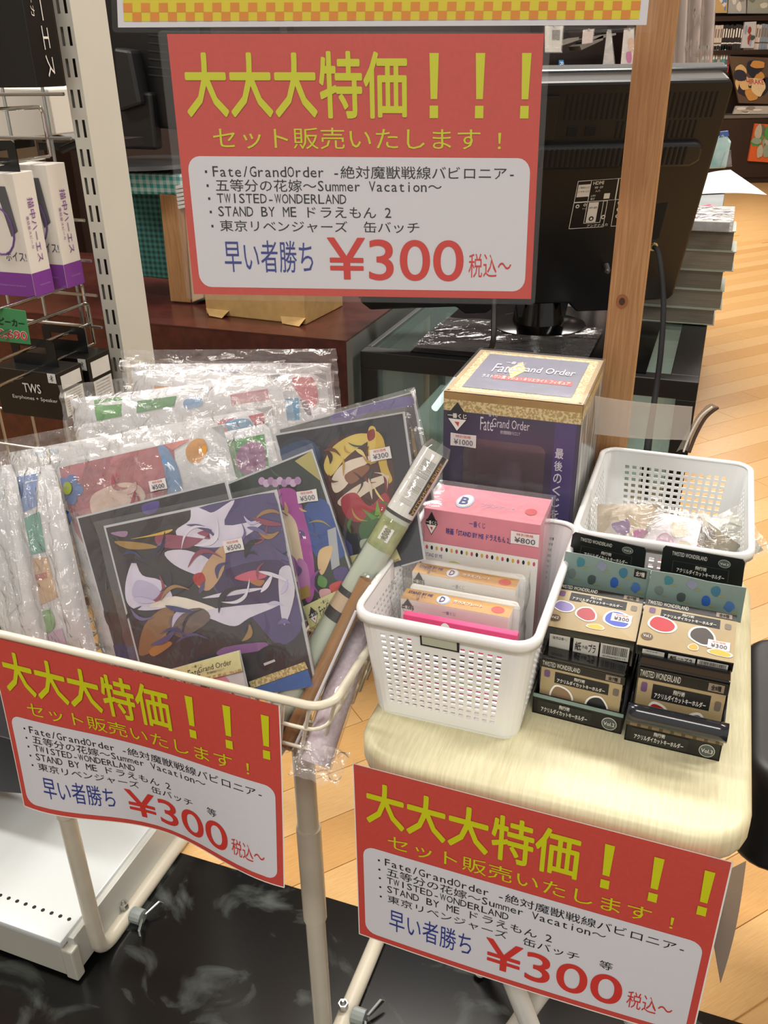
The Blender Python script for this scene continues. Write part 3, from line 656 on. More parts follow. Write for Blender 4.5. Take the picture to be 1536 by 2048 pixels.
    l0 = V((lo[0].x, lo[0].y, zl)); l1 = V((lo[1].x, lo[1].y, zl)); hz = zl-TT-.0015
    lw_ = x.dot(l0-A); l0 = A+x*.003+y*.004+Z*(zl-TT); l1 = A+x*(W-.003)+y*.004+Z*(zl-TT)
    m = MB(); m.prism([l0, l1, l1-Z*hz, l0-Z*hz], y*.0165, BLKS); m.build('body', rz, bevel=.0012)
    Sl = Sf(l0-Z*.003, l1-Z*.003, l1-Z*hz, l0-Z*hz)
    m = MB(); rect(m, Sl, .02, 0, .98, 1, BRN, off=.0004)
    keychain_face(m, Sf(Sl(0, 0, .0003), Sl(1, 0, .0003), Sl(1, 1.1, .0003), Sl(0, 1.1, .0003)), [(.28, .58, .12, .17, 'b0262c' if which else '8a7258'), (.72, .62, .13, .17, '2a2a2e')], vol=vol, cnt=cnt); m.build('face_print', rz)
    # sheet of sage card standing before the header
    m = MB(); Ts = Sf(*[unp(*p, y*(A.dot(y)+D-.030), y) for p in teal])
    m.prism([Ts(0, 0), Ts(.3, -.03), Ts(.6, .02), Ts(1, 0), Ts(1, 1), Ts(0, 1)], y*.0008, SAGE); o = m.build('lid_flap', r)
    m = MB()
    for i, (u, v, c) in enumerate(((.2, .22, '3f7f8c'), (.45, .2, '8b93ad'), (.7, .25, '3c7690'), (.12, .62, '6f7d7c'), (.36, .66, '4a5754'), (.62, .6, '2f5fae'), (.86, .62, '4b74ad'))):
        blob(m, Ts, u, v, .05, .15, c, .0004, rim=False, seed=i+9)
        rect(m, Ts, u+.03, v+.1, u+.10, v+.15, C('8f9468'), off=.0004)
    if not which: rect(m, Ts, .82, .06, .96, .3, BLK, off=.0004); txt(m, '全7種', Ts, .84, .11, .94, .25, TXW, bold=.02, off=.0007)
    m.build('flap_print', o)
    return r, A, B, x, y
display(0, [(1064, 1424), (1242, 1469)], 0, [(1076, 1312), (1258, 1347)], [(1115, 1166), (1288, 1197), (1271, 1284), (1089, 1251)], [(1080, 1299)],
        [(1131, 1103), (1302, 1140), (1292, 1205), (1118, 1166)], [(1146, 1064), (1293, 1096), (1288, 1139), (1138, 1108)],
        [(.15, .52, .10, .11, '8b80b8'), (.42, .60, .11, .13, 'a8404a'), (.76, .60, .12, .17, '3c55b8'), (.55, .84, .09, .05, 'd9a93c')], 'Vol.2', '全7種',
        ['black keychain counter display marked Vol.2, beside the near basket', 'keychain box lying on the left display, purple and blue prints on brown', 'keychain box standing in the left display tray behind the lip', (1243, 1239)])
r, A, B, x, y = display(1, [(1248, 1479), (1438, 1523)], 0, [(1277, 1329), (1468, 1363)], [(1292, 1198), (1474, 1232), (1468, 1327), (1273, 1289)], [(1272, 1308)],
        [(1303, 1141), (1493, 1176), (1481, 1246), (1291, 1196)], [(1327, 1091), (1491, 1120), (1484, 1172), (1320, 1140)],
        [(.22, .50, .13, .15, 'b3303a'), (.66, .58, .13, .16, '3b3530'), (.85, .86, .10, .06, 'd9a93c'), (.58, .84, .05, .06, 'c99a3a')], 'Vol.3', '全8種',
        ['black keychain counter display marked Vol.3, at the right of the table', 'keychain box lying on the right display, red and dark prints on silver brown', 'keychain box standing in the right display behind the curled flap', (1437, 1293)])
# its curled front flap
m = MB(); c0 = A+Z*.024-y*.004
def curl(u, v):
    q = math.radians(-70+v*250); rr = .009*(1-.15*v); return c0+x*(u*(B-A).length*1.02)-y*(.004-.0+rr*math.sin(q)*.8)+Z*(.012+rr*(math.cos(q)))
m.grid(curl, 10, 14, mat('curled_black_card', '1d222b', .22, coat=.4)); m.build('curled_flap', r, smooth=1, solid=.0006)
m = MB()
for i in range(26):
    u = i/26; hgt = .004+.004*((i*7) % 5)/5; p = c0+x*u*(B-A).length-y*.001
    m.prism([p-Z*.003, p+x*.0031-Z*.003, p+x*.0031+Z*hgt, p+Z*hgt*.8], y*.001, C('8f7d5c') if i % 3 else C('5b4c36'))
m.build('torn_edge', r)
# ================================================================= POUCHES IN THE BACK BASKET
def pouch(label, c, w_, h_, tilt, cols, seed, group):
    X = E1; n = (V((0, 0, 1))*math.cos(tilt[0]) - E2*math.sin(tilt[0])).normalized(); X = (E1*math.cos(tilt[1])+E2*math.sin(tilt[1])); X = (X-n*X.dot(n)).normalized(); Y = n.cross(X)
    S = Sf(c-X*w_/2+Y*h_/2, c+X*w_/2+Y*h_/2, c+X*w_/2-Y*h_/2, c-X*w_/2-Y*h_/2); S.n = n
    r = thing('bagged_pouch', label, 'pouch', tuple(c-n*.01), group)
    m = MB(); f = lambda u, v: .006*(1-abs(2*u-1)**3)*(1-abs(2*v-1)**3)
    m.grid(lambda u, v: S(u, v, f(u, v)), 10, 10, C(cols[0])); m.grid(lambda u, v: S(u, v, -f(u, v)), 10, 10, C(cols[0]))
    m.build('pouch', r, smooth=1)
    m = MB(); rnd = random.Random(seed)
    for i in range(5):
        u, v = .15+.7*rnd.random(), .15+.7*rnd.random(); P = smoothp([(u+.16*rnd.uniform(.6, 1.2)*math.cos(2*math.pi*k/7), v+.16*rnd.uniform(.6, 1.2)*math.sin(2*math.pi*k/7)) for k in range(7)], 3)
        m.poly([S(a_, b_, f(min(1, max(0, a_)), min(1, max(0, b_)))+.0006+.0002*i) for a_, b_ in P], C(cols[1+i % (len(cols)-1)]))
    m.build('print', r)
    m = MB(); m.grid(lambda u, v: S(u*1.2-.1, v*1.2-.1, f(min(1, max(0, u*1.2-.1)), min(1, max(0, v*1.2-.1)))+.002+.002*noise.noise(V((u*9, v*9, seed)))), 18, 18, CRINK); m.build('bag', r, smooth=1)
pouch('bagged pouch with pink and tan print, left in the back basket', e(-.045, .83, TT+.080), .06, .065, (.7, .2), ['c9b79a', 'b86fa0', '8f74a8', 'd8cfc6'], 1, None)
pouch('bagged white pouch catching the light, middle of the back basket', e(-.005, .822, TT+.078), .055, .075, (.5, -.1), ['ece8ee', 'c9a9bd', 'e8dcc8', 'a0686c'], 2, None)
pouch('bagged olive pouch tucked upright, right in the back basket', e(.028, .835, TT+.068), .05, .06, (.8, -.7), ['7d7350', 'a83a48', '5a5244', 'c9bfae'], 3, None)
pouch('bagged grey pouch leaning on the right wall of the back basket', e(.045, .86, TT+.066), .05, .07, (.6, -1.0), ['b5b8a8', '8d8f86', 'd0d0c6', '6a5a60'], 4, None)

# ================================================================= WIRE BASKET STAND
FR = unz(652, 1414, .800); ru1 = FR.dot(E1)+.004; rd0 = FR.dot(E2)-.003
ru0, rd1, RZ, BZ = ru1-.46, rd0+.40, .800, .700
r = thing('wire_stand', 'cream wire basket on tubular legs with curved feet, full of bagged goods', 'stand', tuple(e((ru0+ru1)/2, (rd0+rd1)/2, 0)))
m = MB(); m.tube(rr_pts(ru0, ru1, rd0, rd1, .02, RZ, 5), .0038, CREAM, n=8, closed=True); m.build('rim', r, smooth=1)
ins = .035
def wires(n, along):
    for i in range(n):
        t = (i+.7)/(n+.4)
        m = MB()
        if along == 'd':
            u = ru0+(ru1-ru0)*t; ub_ = ru0+ins+(ru1-ru0-2*ins)*t
            P = [e(u, rd0, RZ+.002), e(ub_, rd0+ins, BZ), e(ub_, rd1-ins, BZ), e(u, rd1, RZ+.002)]
        else:
            d = rd0+(rd1-rd0)*t; db = rd0+ins+(rd1-rd0-2*ins)*t
            P = [e(ru0, d, RZ+.002), e(ru0+ins, db, BZ-.002), e(ru1-ins, db, BZ-.002), e(ru1, d, RZ+.002)]
        for a_, b_ in zip(P[:-1], P[1:]): m.tube([a_, b_], .0017, CREAM, n=6)
        m.build('wire', r, smooth=.8)
wires(19, 'd'); wires(16, 'u')
for k in (.38, .72):
    g = ins*k; m = MB(); m.tube(rr_pts(ru0+g, ru1-g, rd0+g, rd1-g, .015, RZ-(RZ-BZ)*k, 4), .0018, CREAM, n=6, closed=True); m.build('hoop', r, smooth=1)
# legs: each a tube that turns at the floor into a foot bar
def bez(a_, b_, c_, n=7): return [a_*(1-t)**2+b_*2*t*(1-t)+c_*t*t for t in [i/n for i in range(n+1)]]
TB = .0125
CREAMT = mat('cream_tube', 'd3ccba', .28, var=.04, vs=20)
Lf = unz(200, 1905, TB); Rf = unz(652, 2125, TB)
for F0 in (Lf, Rf):
    dr = E2
    path = [F0+Z*(BZ-TB-.008)+E2*0, F0+Z*.30, F0+Z*.05] + bez(F0+Z*.035, F0, F0+dr*.035)[1:] + [F0+dr*.30, F0+dr*.34]
    m = MB(); m.tube(path, TB, CREAMT, n=16); m.build('leg', r, smooth=.9)
    m = MB(); m.tube([F0+Z*.30, F0+Z*.455], .0148, CREAMT, n=16); m.build('sleeve', r, smooth=.9)
    m = MB(); b0 = F0+dr*.075; m.tube([b0-E1*.004+Z*.012, b0-E1*.004+Z*.024], .0075, STEEL, n=6); m.tube([b0-E1*.004+Z*.024, b0-E1*.004+Z*.029], [.005, .002], STEEL, n=12); o = m.build('bolt', r)
    # wing nut of clear plastic and steel beside the bar
    m = MB(); wc = b0+E1*.030+Z*.004; GR = mat('grey_clear_plastic', '8f9794', .15)
    m.tube([b0+E1*.010+Z*.004, wc], .013, GR, n=14)
    for s in (-1, 1): m.prism([wc+E2*s*.004+Z*.004, wc+E2*s*.03+Z*.011+E1*.012, wc+E2*s*.034+Z*.003+E1*.016, wc+E2*s*.008-Z*.005], E1*.004, STEEL)
    m.build('wing_nut', r, bevel=.001)
m = MB()
for F0 in (Lf, Rf): m.tube([F0+Z*(BZ-TB-.008)-E2*.16, F0+Z*(BZ-TB-.008)+E2*.14], .008, CREAMT, n=10)
m.build('basket_bearer', r, smooth=.8)
# ================================================================= GOODS IN THE WIRE BASKET
LEAN = math.radians(20)
NL = (-E2*math.cos(LEAN)+Z*math.sin(LEAN)).normalized()
def pl(px4, k): P = e(0, k, .712); return [unp(x_, y_, P, NL) for x_, y_ in px4]
def card(name, label, px4, k, basecol, items, cat='card', stick=None, bag=.03, group=None, extra=None, border=None, film_=None):
    q = pl(px4, k); S = Sf(*q); c = (q[2]+q[3])/2
    r = thing(name, label, cat, tuple(c), group)
    m = MB(); m.prism(q, -S.n*.002, C(border or 'b9bcc0')); m.build('board', r)
    m = MB(); rect(m, S, .012, .012, .988, .99, basecol if not isinstance(basecol, str) else C(basecol), off=.0003, nu=2, nv=2); shapes(m, S, items, off=.0005); m.build('print', r)
    if extra: extra(r, S)
    if stick: sticker(r, S, stick[0], stick[1], stick[2], rot=stick[3] if len(stick) > 3 else 0, off=.0032)
    m = MB(); B = Sf(S(-bag, -bag), S(1+bag, -bag), S(1+bag, 1), S(-bag, 1))
    m.grid(lambda u, v: B(u, v, .0046+.0014*noise.noise(V((u*5, v*5, k*50)))+.0022*max(0, 1-9*abs(noise.noise(V((u*2.2+v*1.6, v*1.9-u, k*31)))))), 64, 64, film_ or FILM)
    m.build('bag', r, smooth=1, fixn=False); return r, S
def headtag(r, S, pts, sub=True):
    q = [unp(x_, y_, S.c[0]+S.n*.0034, S.n) for x_, y_ in pts]; T = Sf(*q); T.n = S.n
    m = MB(); m.prism(q, S.n*.0005, mat('pale_yellow_card', 'd6d49c', .45)); o = m.build('header_tag', r, label='pale yellow header card')
    m = MB(); kuji(m, T, .14, .5, .09, .36, off=.0008); fgo(m, T, .27, .12, .88, .8, INKK, off=.0008); rect(m, T, 0, .86, 1, 1, LACE, off=.0007); m.build('lettering', o)
DK = mat('dark_art', '26242c', .4, col2='3a3534', vs=12)
# front board: abstract white drapery and violet panels
def ex1(r, S):
    m = MB(); shapes(m, S, [(LACE, 0, [(500, 1362), (612, 1322), (618, 1336), (505, 1376)]), ('2f63a8', 0, [(505, 1377), (618, 1337), (630, 1380), (515, 1400)])], off=.0024); m.build('lower_band', r)
card('art_board', 'large bagged art board with white and violet print, foremost in the wire basket', [(207, 1052), (552, 979), (634, 1372), (302, 1425)], .545, DK, [
    ('4f4674', 1, [(390, 1018), (548, 985), (575, 1110), (608, 1240), (560, 1290), (500, 1230), (430, 1180), (400, 1100)]),
    ('3a2b55', 1, [(430, 1150), (560, 1120), (590, 1200), (470, 1210)]),
    ('d3cfe2', 1, [(352, 1062), (380, 1040), (384, 1012), (410, 1020), (428, 1024), (470, 1000), (450, 1050), (530, 1040), (470, 1085), (420, 1095), (372, 1085)]),
    ('d3cfe2', 1, [(330, 1105), (372, 1100), (420, 1120), (432, 1155), (395, 1150), (350, 1130)]),
    ('cfcbe0', 1, [(268, 1120), (285, 1150), (320, 1160), (345, 1190), (330, 1215), (280, 1220), (255, 1205), (252, 1165)]),
    ('b7b0cf', 1, [(275, 1160), (310, 1170), (325, 1195), (290, 1205), (265, 1190)]),
    ('e6dfd2', 1, [(300, 1212), (352, 1192), (440, 1220), (420, 1232), (350, 1216)]),
    ('d3cfe2', 1, [(400, 1222), (560, 1205), (500, 1235), (470, 1252), (430, 1240)]),
    ('d3cfe2', 1, [(405, 1196), (470, 1180), (530, 1176), (470, 1190)]),
    ('bf9a78', 1, [(425, 1110), (450, 1092), (448, 1140), (420, 1180), (395, 1170), (405, 1140)]),
    ('a82c2e', 1, [(388, 1150), (405, 1145), (412, 1160), (404, 1172), (390, 1166)]),
    ('8e4a62', 1, [(320, 1068), (420, 1078), (395, 1066), (425, 1060), (380, 1095), (320, 1092)]),
    ('a08048', 1, [(230, 1082), (290, 1086), (315, 1095), (260, 1098)]), ('9c7aa0', 1, [(222, 1066), (255, 1062), (250, 1074)]), ('cfae4c', 1, [(262, 1078), (330, 1068), (345, 1058), (300, 1070)]),
    ('8a6540', 1, [(290, 1250), (330, 1215), (350, 1230), (320, 1290), (280, 1310)]), ('b07a3a', 1, [(300, 1300), (330, 1282), (345, 1288), (310, 1312)]), ('6a5a55', 1, [(340, 1235), (400, 1215), (420, 1240), (360, 1275)]),
    ('c05a70', 1, [(470, 1155), (510, 1140), (535, 1152), (500, 1162)]), ('a86a3a', 1, [(500, 1162), (530, 1160), (520, 1172)]),
    ('8d5f97', 1, [(450, 1294), (530, 1284), (525, 1300), (440, 1310)]),
    ('c9c6d6', 1, [(560, 1140), (585, 1135), (590, 1190), (570, 1250), (560, 1200)]),
    ('17161c', 1, [(520, 1300), (560, 1285), (580, 1310), (570, 1340), (535, 1345), (515, 1325)]), ('c9c9c9', 0, [(528, 1326), (550, 1318), (552, 1322), (530, 1331)]),
    ] + shards(4, 46, ['6a5f92', 'bfb8d6', '2b2440', '8a4258', 'a07a4a', '534a7a', 'd8d4e4', '3a3f6e', '1c1b22'], 250, 1040, 580, 1290, ln=60, wd=5), cat='art board', stick=(470, 1090, '¥500'), extra=ex1)
card('art_board', 'dark bagged art board directly behind the foremost board', [(152, 1034), (452, 960), (540, 1290), (240, 1345)], .563, DK, [
    ('4f3f86', 1, [(285, 1010), (318, 1002), (312, 1024), (290, 1028)])] + shards(8, 8, ['3a332e', '4a3f38', '1c1a1c'], 170, 1060, 240, 1300, ang=1.3, ln=60) + [('2e3560', 0, [(228, 1290), (300, 1270), (320, 1340), (240, 1344)]), ('3a2f2a', 1, [(215, 1180), (250, 1200), (270, 1290), (235, 1270)])], cat='art board')
def ex3(r, S): headtag(r, S, [(606, 1213), (708, 1165), (716, 1206), (622, 1262)])
card('art_board', 'bagged art board with lilac flowers and violet ribbon print, middle of basket', [(362, 1003), (623, 898), (722, 1198), (470, 1300)], .580, mat('night_art', '1f2b28', .4, col2='2b3330', vs=9), [
    ('2f4f93', 1, [(612, 1010), (650, 1000), (680, 1060), (690, 1110), (640, 1120), (610, 1060)]), ('a9a060', 0, [(590, 922), (622, 902), (650, 960)]), ('a8adb4', 0, [(655, 1060), (672, 1054), (680, 1130), (664, 1140)]),
    ('a94f9c', 1, [(553, 985), (590, 980), (612, 1040), (628, 1120), (628, 1190), (612, 1200), (604, 1120), (580, 1040)]),
    ('d9c6a8', 1, [(565, 1020), (590, 1040), (600, 1080), (610, 1150), (590, 1160), (570, 1100), (560, 1050)]), ('d8b65a', 1, [(540, 1030), (556, 1040), (560, 1100), (570, 1130), (548, 1100), (538, 1060)]),
    ('b879b0', 1, [(595, 1120), (615, 1130), (620, 1180), (600, 1190)]), ('d9b988', 1, [(640, 1100), (665, 1092), (660, 1120), (645, 1150), (636, 1130)]), ('a9873c', 0, [(598, 1178), (618, 1170), (622, 1192), (602, 1200)]),
    ('5a9048', 1, [(640, 1150), (655, 1160), (650, 1175), (636, 1168)]), ('c3423c', 1, [(660, 1170), (690, 1160), (694, 1180), (668, 1186)]), ('4a3a78', 1, [(668, 1140), (692, 1134), (700, 1158), (674, 1160)]), ('d8a7a8', 1, [(640, 1180), (660, 1178), (662, 1194), (644, 1198)]),
    ] + shards(5, 16, ['8a4f96', 'c9a27a', '2c3f70', '5a4a7c', '9a8a4a', '3a4a40'], 560, 1010, 690, 1190, ang=1.1, ln=40, wd=4) + [(('b995bb', 'cbaccc', 'a883ae')[i % 3], 1, [(525+i*9+7*math.cos(k), 962+((i*5) % 9)-i*.6+8*math.sin(k)) for k in (0, 1.05, 2.1, 3.14, 4.2, 5.2)]) for i in range(9)], cat='art board', stick=(617, 992, '¥500', 12), extra=ex3)
def ex4(r, S): headtag(r, S, [(700, 1112), (790, 1090), (802, 1120), (712, 1150)])
card('art_board', 'bagged art board with gold ribbons, red cloth and green leaves print', [(548, 868), (808, 823), (850, 1120), (640, 1180)], .605, mat('navy_art', '1e2433', .4, col2='2a2a33', vs=9), [
    ('2a3f66', 1, [(560, 900), (620, 880), (640, 920), (580, 940)]), ('4a2723', 1, [(665, 880), (760, 880), (790, 960), (760, 1050), (690, 1060), (650, 960)]),
    ('d9c166', 1, [(648, 930), (668, 892), (712, 868), (748, 872), (716, 896), (690, 918), (662, 952)]), ('cfae48', 1, [(752, 862), (768, 880), (775, 930), (785, 960), (770, 965), (756, 920), (745, 880)]),
    ('d8bd60', 1, [(738, 856), (752, 858), (750, 900), (742, 930), (736, 900)]), ('8d3030', 1, [(735, 865), (748, 858), (750, 875), (738, 882)]),
    ('e3d4c3', 1, [(664, 958), (690, 925), (735, 912), (742, 920), (712, 945), (690, 975), (670, 985)]), ('8a5a40', 1, [(690, 950), (730, 930), (738, 940), (704, 968)]), ('d9cbb8', 1, [(676, 1002), (720, 968), (770, 950), (776, 960), (735, 985), (694, 1012)]),
    ('a83040', 1, [(682, 1000), (710, 985), (740, 1012), (770, 985), (780, 1010), (755, 1040), (700, 1040)]), ('3f6a38', 1, [(720, 1050), (750, 1020), (772, 1040), (790, 1060), (760, 1085), (725, 1080)]),
    ('79a848', 0, [(750, 1030), (755, 1000), (763, 1030)]), ('79a848', 0, [(755, 1035), (785, 1008), (768, 1042)]), ('5d8f3e', 0, [(745, 1040), (722, 1015), (756, 1035)]), ('b8c3b0', 1, [(722, 1080), (760, 1078), (756, 1100), (728, 1104)])] + shards(6, 26, ['6a3a2c', 'b8923e', 'e0cc84', '7a2c30', '3a2420', '2c4a38', '4f7a3c', 'd8c4b0'], 650, 880, 800, 1080, ang=.9, ln=38, wd=4) + [
    ('4a4a88', 0, [(690, 1075), (705, 1090), (708, 1110), (688, 1110)]),
    ], cat='art board', stick=(763, 908, '¥300'), extra=ex4)
card('art_board', 'bagged art board with violet top edge, rearmost of the boards', [(556, 858), (826, 783), (868, 1000), (600, 1060)], .632, DK, [
    ('4b3a86', 1, [(660, 835), (700, 815), (820, 792), (822, 812), (740, 825), (680, 850)]), ('9d97b8', 0, [(700, 828), (716, 812), (712, 832)]), ('9a7a3c', 1, [(822, 850), (830, 880), (838, 930), (826, 900)])], cat='art board', film_=CRINK)
r, S = card('strap_packet', 'small packet with pale yellow header card at the basket front', [(337, 1340), (478, 1301), (505, 1420), (350, 1450)], .522, 'd2d6dd', [('d98ba0', 1, [(410, 1368), (425, 1350), (450, 1352), (462, 1370), (455, 1390), (420, 1392)]), ('7a4a58', 1, [(402, 1368), (412, 1362), (414, 1380), (404, 1380)])], cat='packet',
            extra=lambda r, S: headtag(r, S, [(337, 1340), (478, 1301), (485, 1342), (343, 1376)]), bag=.02)
# folded towels in crinkled bags
TOW = mat('white_towel', 'dcdde0', .8, var=.03, bump=.3, bs=500)
def towel(label, px4, k, items, th=.010, base=TOW, topx=.07, stick=None, film_=None):
    q = pl(px4, k); S = Sf(*q); f = lambda u, v: th*(1-abs(2*u-1)**6)*(1-abs(2*v-1)**6)
    r = thing('bagged_towel', label, 'towel', tuple((q[2]+q[3])/2), None)
    m = MB(); m.grid(lambda u, v: S(u, v, f(u, v)), 16, 16, base); m.grid(lambda u, v: S(u, v, -f(u, v)*.5), 16, 16, base); m.build('towel', r, smooth=1)
    m = MB()
    for i, (c, sm, pts) in enumerate(items):
        P = [S.px(*p) for p in pts]; P = smoothp(P) if sm else P; P = [(min(.97, max(.03, a_)), min(.97, max(.03, b_))) for a_, b_ in P]
        bm = bmesh.new(); vv = [bm.verts.new((a_, b_, 0)) for a_, b_ in P]
        for t in tessellate_polygon([[V((a_, b_, 0)) for a_, b_ in P]]):
            try: bm.faces.new([vv[t_] for t_ in t])
            except ValueError: pass
        for g in range(1, 8):
            for no in ((1, 0, 0), (0, 1, 0)): bmesh.ops.bisect_plane(bm, geom=bm.verts[:]+bm.edges[:]+bm.faces[:], plane_co=(g/8, g/8, 0), plane_no=no)
        bm.verts.index_update(); n = len(m.v); mi_ = m.mi(C(c, .7) if isinstance(c, str) else c)
        m.v += [S(p.co.x, p.co.y, f(p.co.x, p.co.y)+.0006+.00015*i) for p in bm.verts]
        for fc in bm.faces: m.f.append(tuple(n+p.index for p in fc.verts)); m.m.append(mi_)
        bm.free()
    if items: m.build('print', r)
    if stick: sticker(r, S, *stick, off=th+.003)
    def bagf(u, v):
        uu = u*1.08-.04; vv = v*(1+topx)-topx; b_ = f(min(1, max(0, uu)), min(1, max(0, vv)))
        return S(uu, vv, b_+.004+(.0045*noise.noise(V((u*7, v*9, k*40)))+.0022*noise.noise(V((u*22, v*26, k*90))))*(1.6 if vv < .02 else 1))
    m = MB(); m.grid(bagf, 72, 72, film_ or CRINK)
    m.build('bag', r, smooth=1, fixn=False); return r, S
towel('bagged towel with dusty pink print and blue flowers, front of the basket', [(108, 925), (445, 850), (560, 1290), (215, 1350)], .625, [
    ('b0606c', 1, [(112, 925), (260, 878), (340, 878), (360, 930), (372, 1000), (350, 1060), (200, 1100), (130, 1010)]),
    ('9c505e', 1, [(180, 915), (230, 900), (210, 980), (175, 1000)]), ('a85864', 1, [(250, 900), (280, 890), (268, 990), (240, 1000)]),
    ('dfc3b4', 1, [(196, 990), (250, 965), (290, 970), (300, 1000), (240, 1040), (200, 1030)]),
    ('6a93c0', 1, [(320, 890), (345, 900), (370, 945), (378, 1010), (352, 1010), (340, 940)]), ('d5807a', 0, [(330, 880), (385, 858), (352, 900)]),
    ('d5953e', 1, [(380, 895), (395, 878), (415, 880), (420, 905), (405, 925), (385, 918)]),
    ('c9cfe0', 0, [(135, 1190), (170, 1180), (200, 1330), (170, 1340)]),
    ] + [('3268b0', 1, [(147+18*math.cos(t)+13*math.cos(k), 978+18*math.sin(t)+13*math.sin(k)) for k in (0, 1.05, 2.1, 3.14, 4.2, 5.2)]) for t in (0, 1.26, 2.5, 3.77, 5.03)]
      + shards(7, 16, ['9a4c5a', 'c47a84', 'a65a66', 'd8b4ac', '8c4452'], 190, 900, 340, 1010, ang=1.35, ln=70, wd=6) + [('9aa84a', 1, [(147+11*math.cos(k), 975+13*math.sin(k)) for k in (0, 1.05, 2.1, 3.14, 4.2, 5.2)])] + [('3268b0', 1, [(142+14*math.cos(k), 1035+16*math.sin(k)) for k in (0, 1.05, 2.1, 3.14, 4.2, 5.2)])], stick=(330, 968, '¥500'), base=TOW)
towel('small folded green towel with mauve spots beside the dusty pink one', [(415, 872), (536, 846), (575, 990), (450, 1020)], .66, [
    ('5f9f62', 0, [(416, 890), (532, 868), (545, 945), (430, 970)]), ('a9789c', 1, [(480, 905), (500, 885), (525, 885), (536, 905), (535, 940), (500, 950), (478, 930)]), ('a9789c', 1, [(440, 910), (452, 904), (462, 916), (452, 926), (440, 922)])], th=.006, topx=.1)
towel('narrow bagged towel with pink edge and tan and green print, left of basket', [(22, 945), (108, 928), (200, 1330), (100, 1320)], .605, [
    ('a84f68', 0, [(24, 935), (34, 935), (100, 1310), (86, 1310)]), ('6f8fc4', 0, [(32, 945), (80, 940), (90, 1010), (46, 1030)]), ('63a898', 0, [(52, 1040), (95, 1020), (108, 1100), (64, 1110)]),
    ('cdaa84', 0, [(66, 1115), (112, 1110), (132, 1190), (86, 1210)]), ('b8655c', 0, [(68, 1150), (110, 1140), (112, 1152), (72, 1160)]), ('6fa85c', 1, [(92, 1225), (118, 1215), (126, 1245), (110, 1262), (92, 1252)]), ('c7adc9', 0, [(96, 1268), (140, 1250), (150, 1300), (104, 1310)])], th=.012)
towel('whitish empty-looking bagged towel at the far left of the basket', [(-60, 940), (28, 928), (104, 1320), (10, 1290)], .592, [('c9cdd2', 0, [(-20, 950), (20, 945), (60, 1200), (30, 1230)])], th=.012)
towel('bagged white towel with teal and rose print, second row', [(18, 905), (545, 812), (600, 1150), (90, 1200)], .675, [
    ('cf6f80', 0, [(438, 838), (470, 828), (485, 870), (452, 885)]), ('5f98bd', 1, [(455, 845), (500, 838), (510, 860), (480, 872)]), ('c2606e', 0, [(500, 832), (538, 824), (548, 890), (525, 868)]), ('3c8a9c', 0, [(520, 868), (548, 885), (552, 930), (530, 930)]),
    ('b7c7d8', 0, [(70, 900), (120, 888), (124, 905), (74, 914)])], th=.012, topx=.09)
towel('bagged white towel with green check patches, third row', [(140, 798), (560, 748), (600, 1000), (180, 1080)], .725, [
    ('4f9a4c', 0, [(192, 800), (250, 792), (256, 832), (206, 842)]), ('5f9a68', 0, [(284, 802), (362, 792), (360, 812), (286, 826)]), ('7fa6cc', 1, [(380, 800), (412, 796), (414, 812), (384, 818)]), ('c98f96', 0, [(470, 790), (540, 778), (545, 800), (475, 812)])], th=.013, topx=.1)
towel('bagged white towel with orange, sky blue and coral print, fourth row', [(262, 742), (652, 748), (672, 960), (290, 960)], .785, [
    ('e08a30', 0, [(318, 772), (412, 776), (410, 786), (320, 784)]), ('5aa7cf', 0, [(580, 798), (605, 796), (608, 840), (584, 842)]), ('d8a94c', 0, [(540, 828), (580, 826), (578, 842), (542, 842)]), ('cf7f86', 1, [(590, 756), (625, 752), (640, 790), (632, 815), (605, 790)]), ('8a8088', 1, [(608, 800), (622, 806), (630, 830), (620, 826)])], th=.013, topx=.1)
towel('bagged white towel with bright blue and lilac print, rearmost row', [(262, 728), (660, 726), (676, 900), (280, 900)], .825, [
    ('8a5f9c', 0, [(264, 745), (300, 742), (302, 775), (268, 778)]), ('3f86cf', 0, [(352, 754), (396, 752), (398, 768), (356, 770)]), ('4a98dc', 0, [(425, 756), (495, 754), (496, 762), (426, 766)]), ('9a94bd', 1, [(420, 742), (480, 738), (482, 748), (424, 752)])], th=.010, topx=.16)
# rolled posters leaning across the right of the basket
def roll(name, label, p0, p1, rad, m_, cat='poster', extra=None, bag=0):
    r = thing(name, label, cat, tuple(p0)); m = MB(); m.tube([p0, p1], rad, m_, n=20, caps=False); m.tube([p0+(p1-p0)*.0005, p1], rad*.8, m_, n=20, caps=False); m.build('roll', r, smooth=1, fixn=False)
    if extra: extra(r, p0, p1, rad)
    if bag: m = MB(); m.tube([p0-(p1-p0)*.03, p0, p0+(p1-p0)*.5, p1, p1+(p1-p0)*.03], [rad*.7, rad+bag, rad+bag, rad+bag, rad*.8], FILM, n=20, caps=False); m.build('bag', r, smooth=1, fixn=False)
    return r
def cyl_sf(p0, p1, rad):
    ax = (p1-p0); t = ax.normalized(); n0 = (CP-(p0+p1)/2); n0 = (n0-t*n0.dot(t)).normalized(); s0 = t.cross(n0)
    class S_:
        n = n0
        def __call__(s, u, v, off=0): a_ = (u-.5)*2.4; return p0+ax*v+(n0*math.cos(a_)+s0*math.sin(a_))*(rad+off)
    return S_()
P0 = unz(545, 1455, .722); P1 = unz(872, 905, .955)
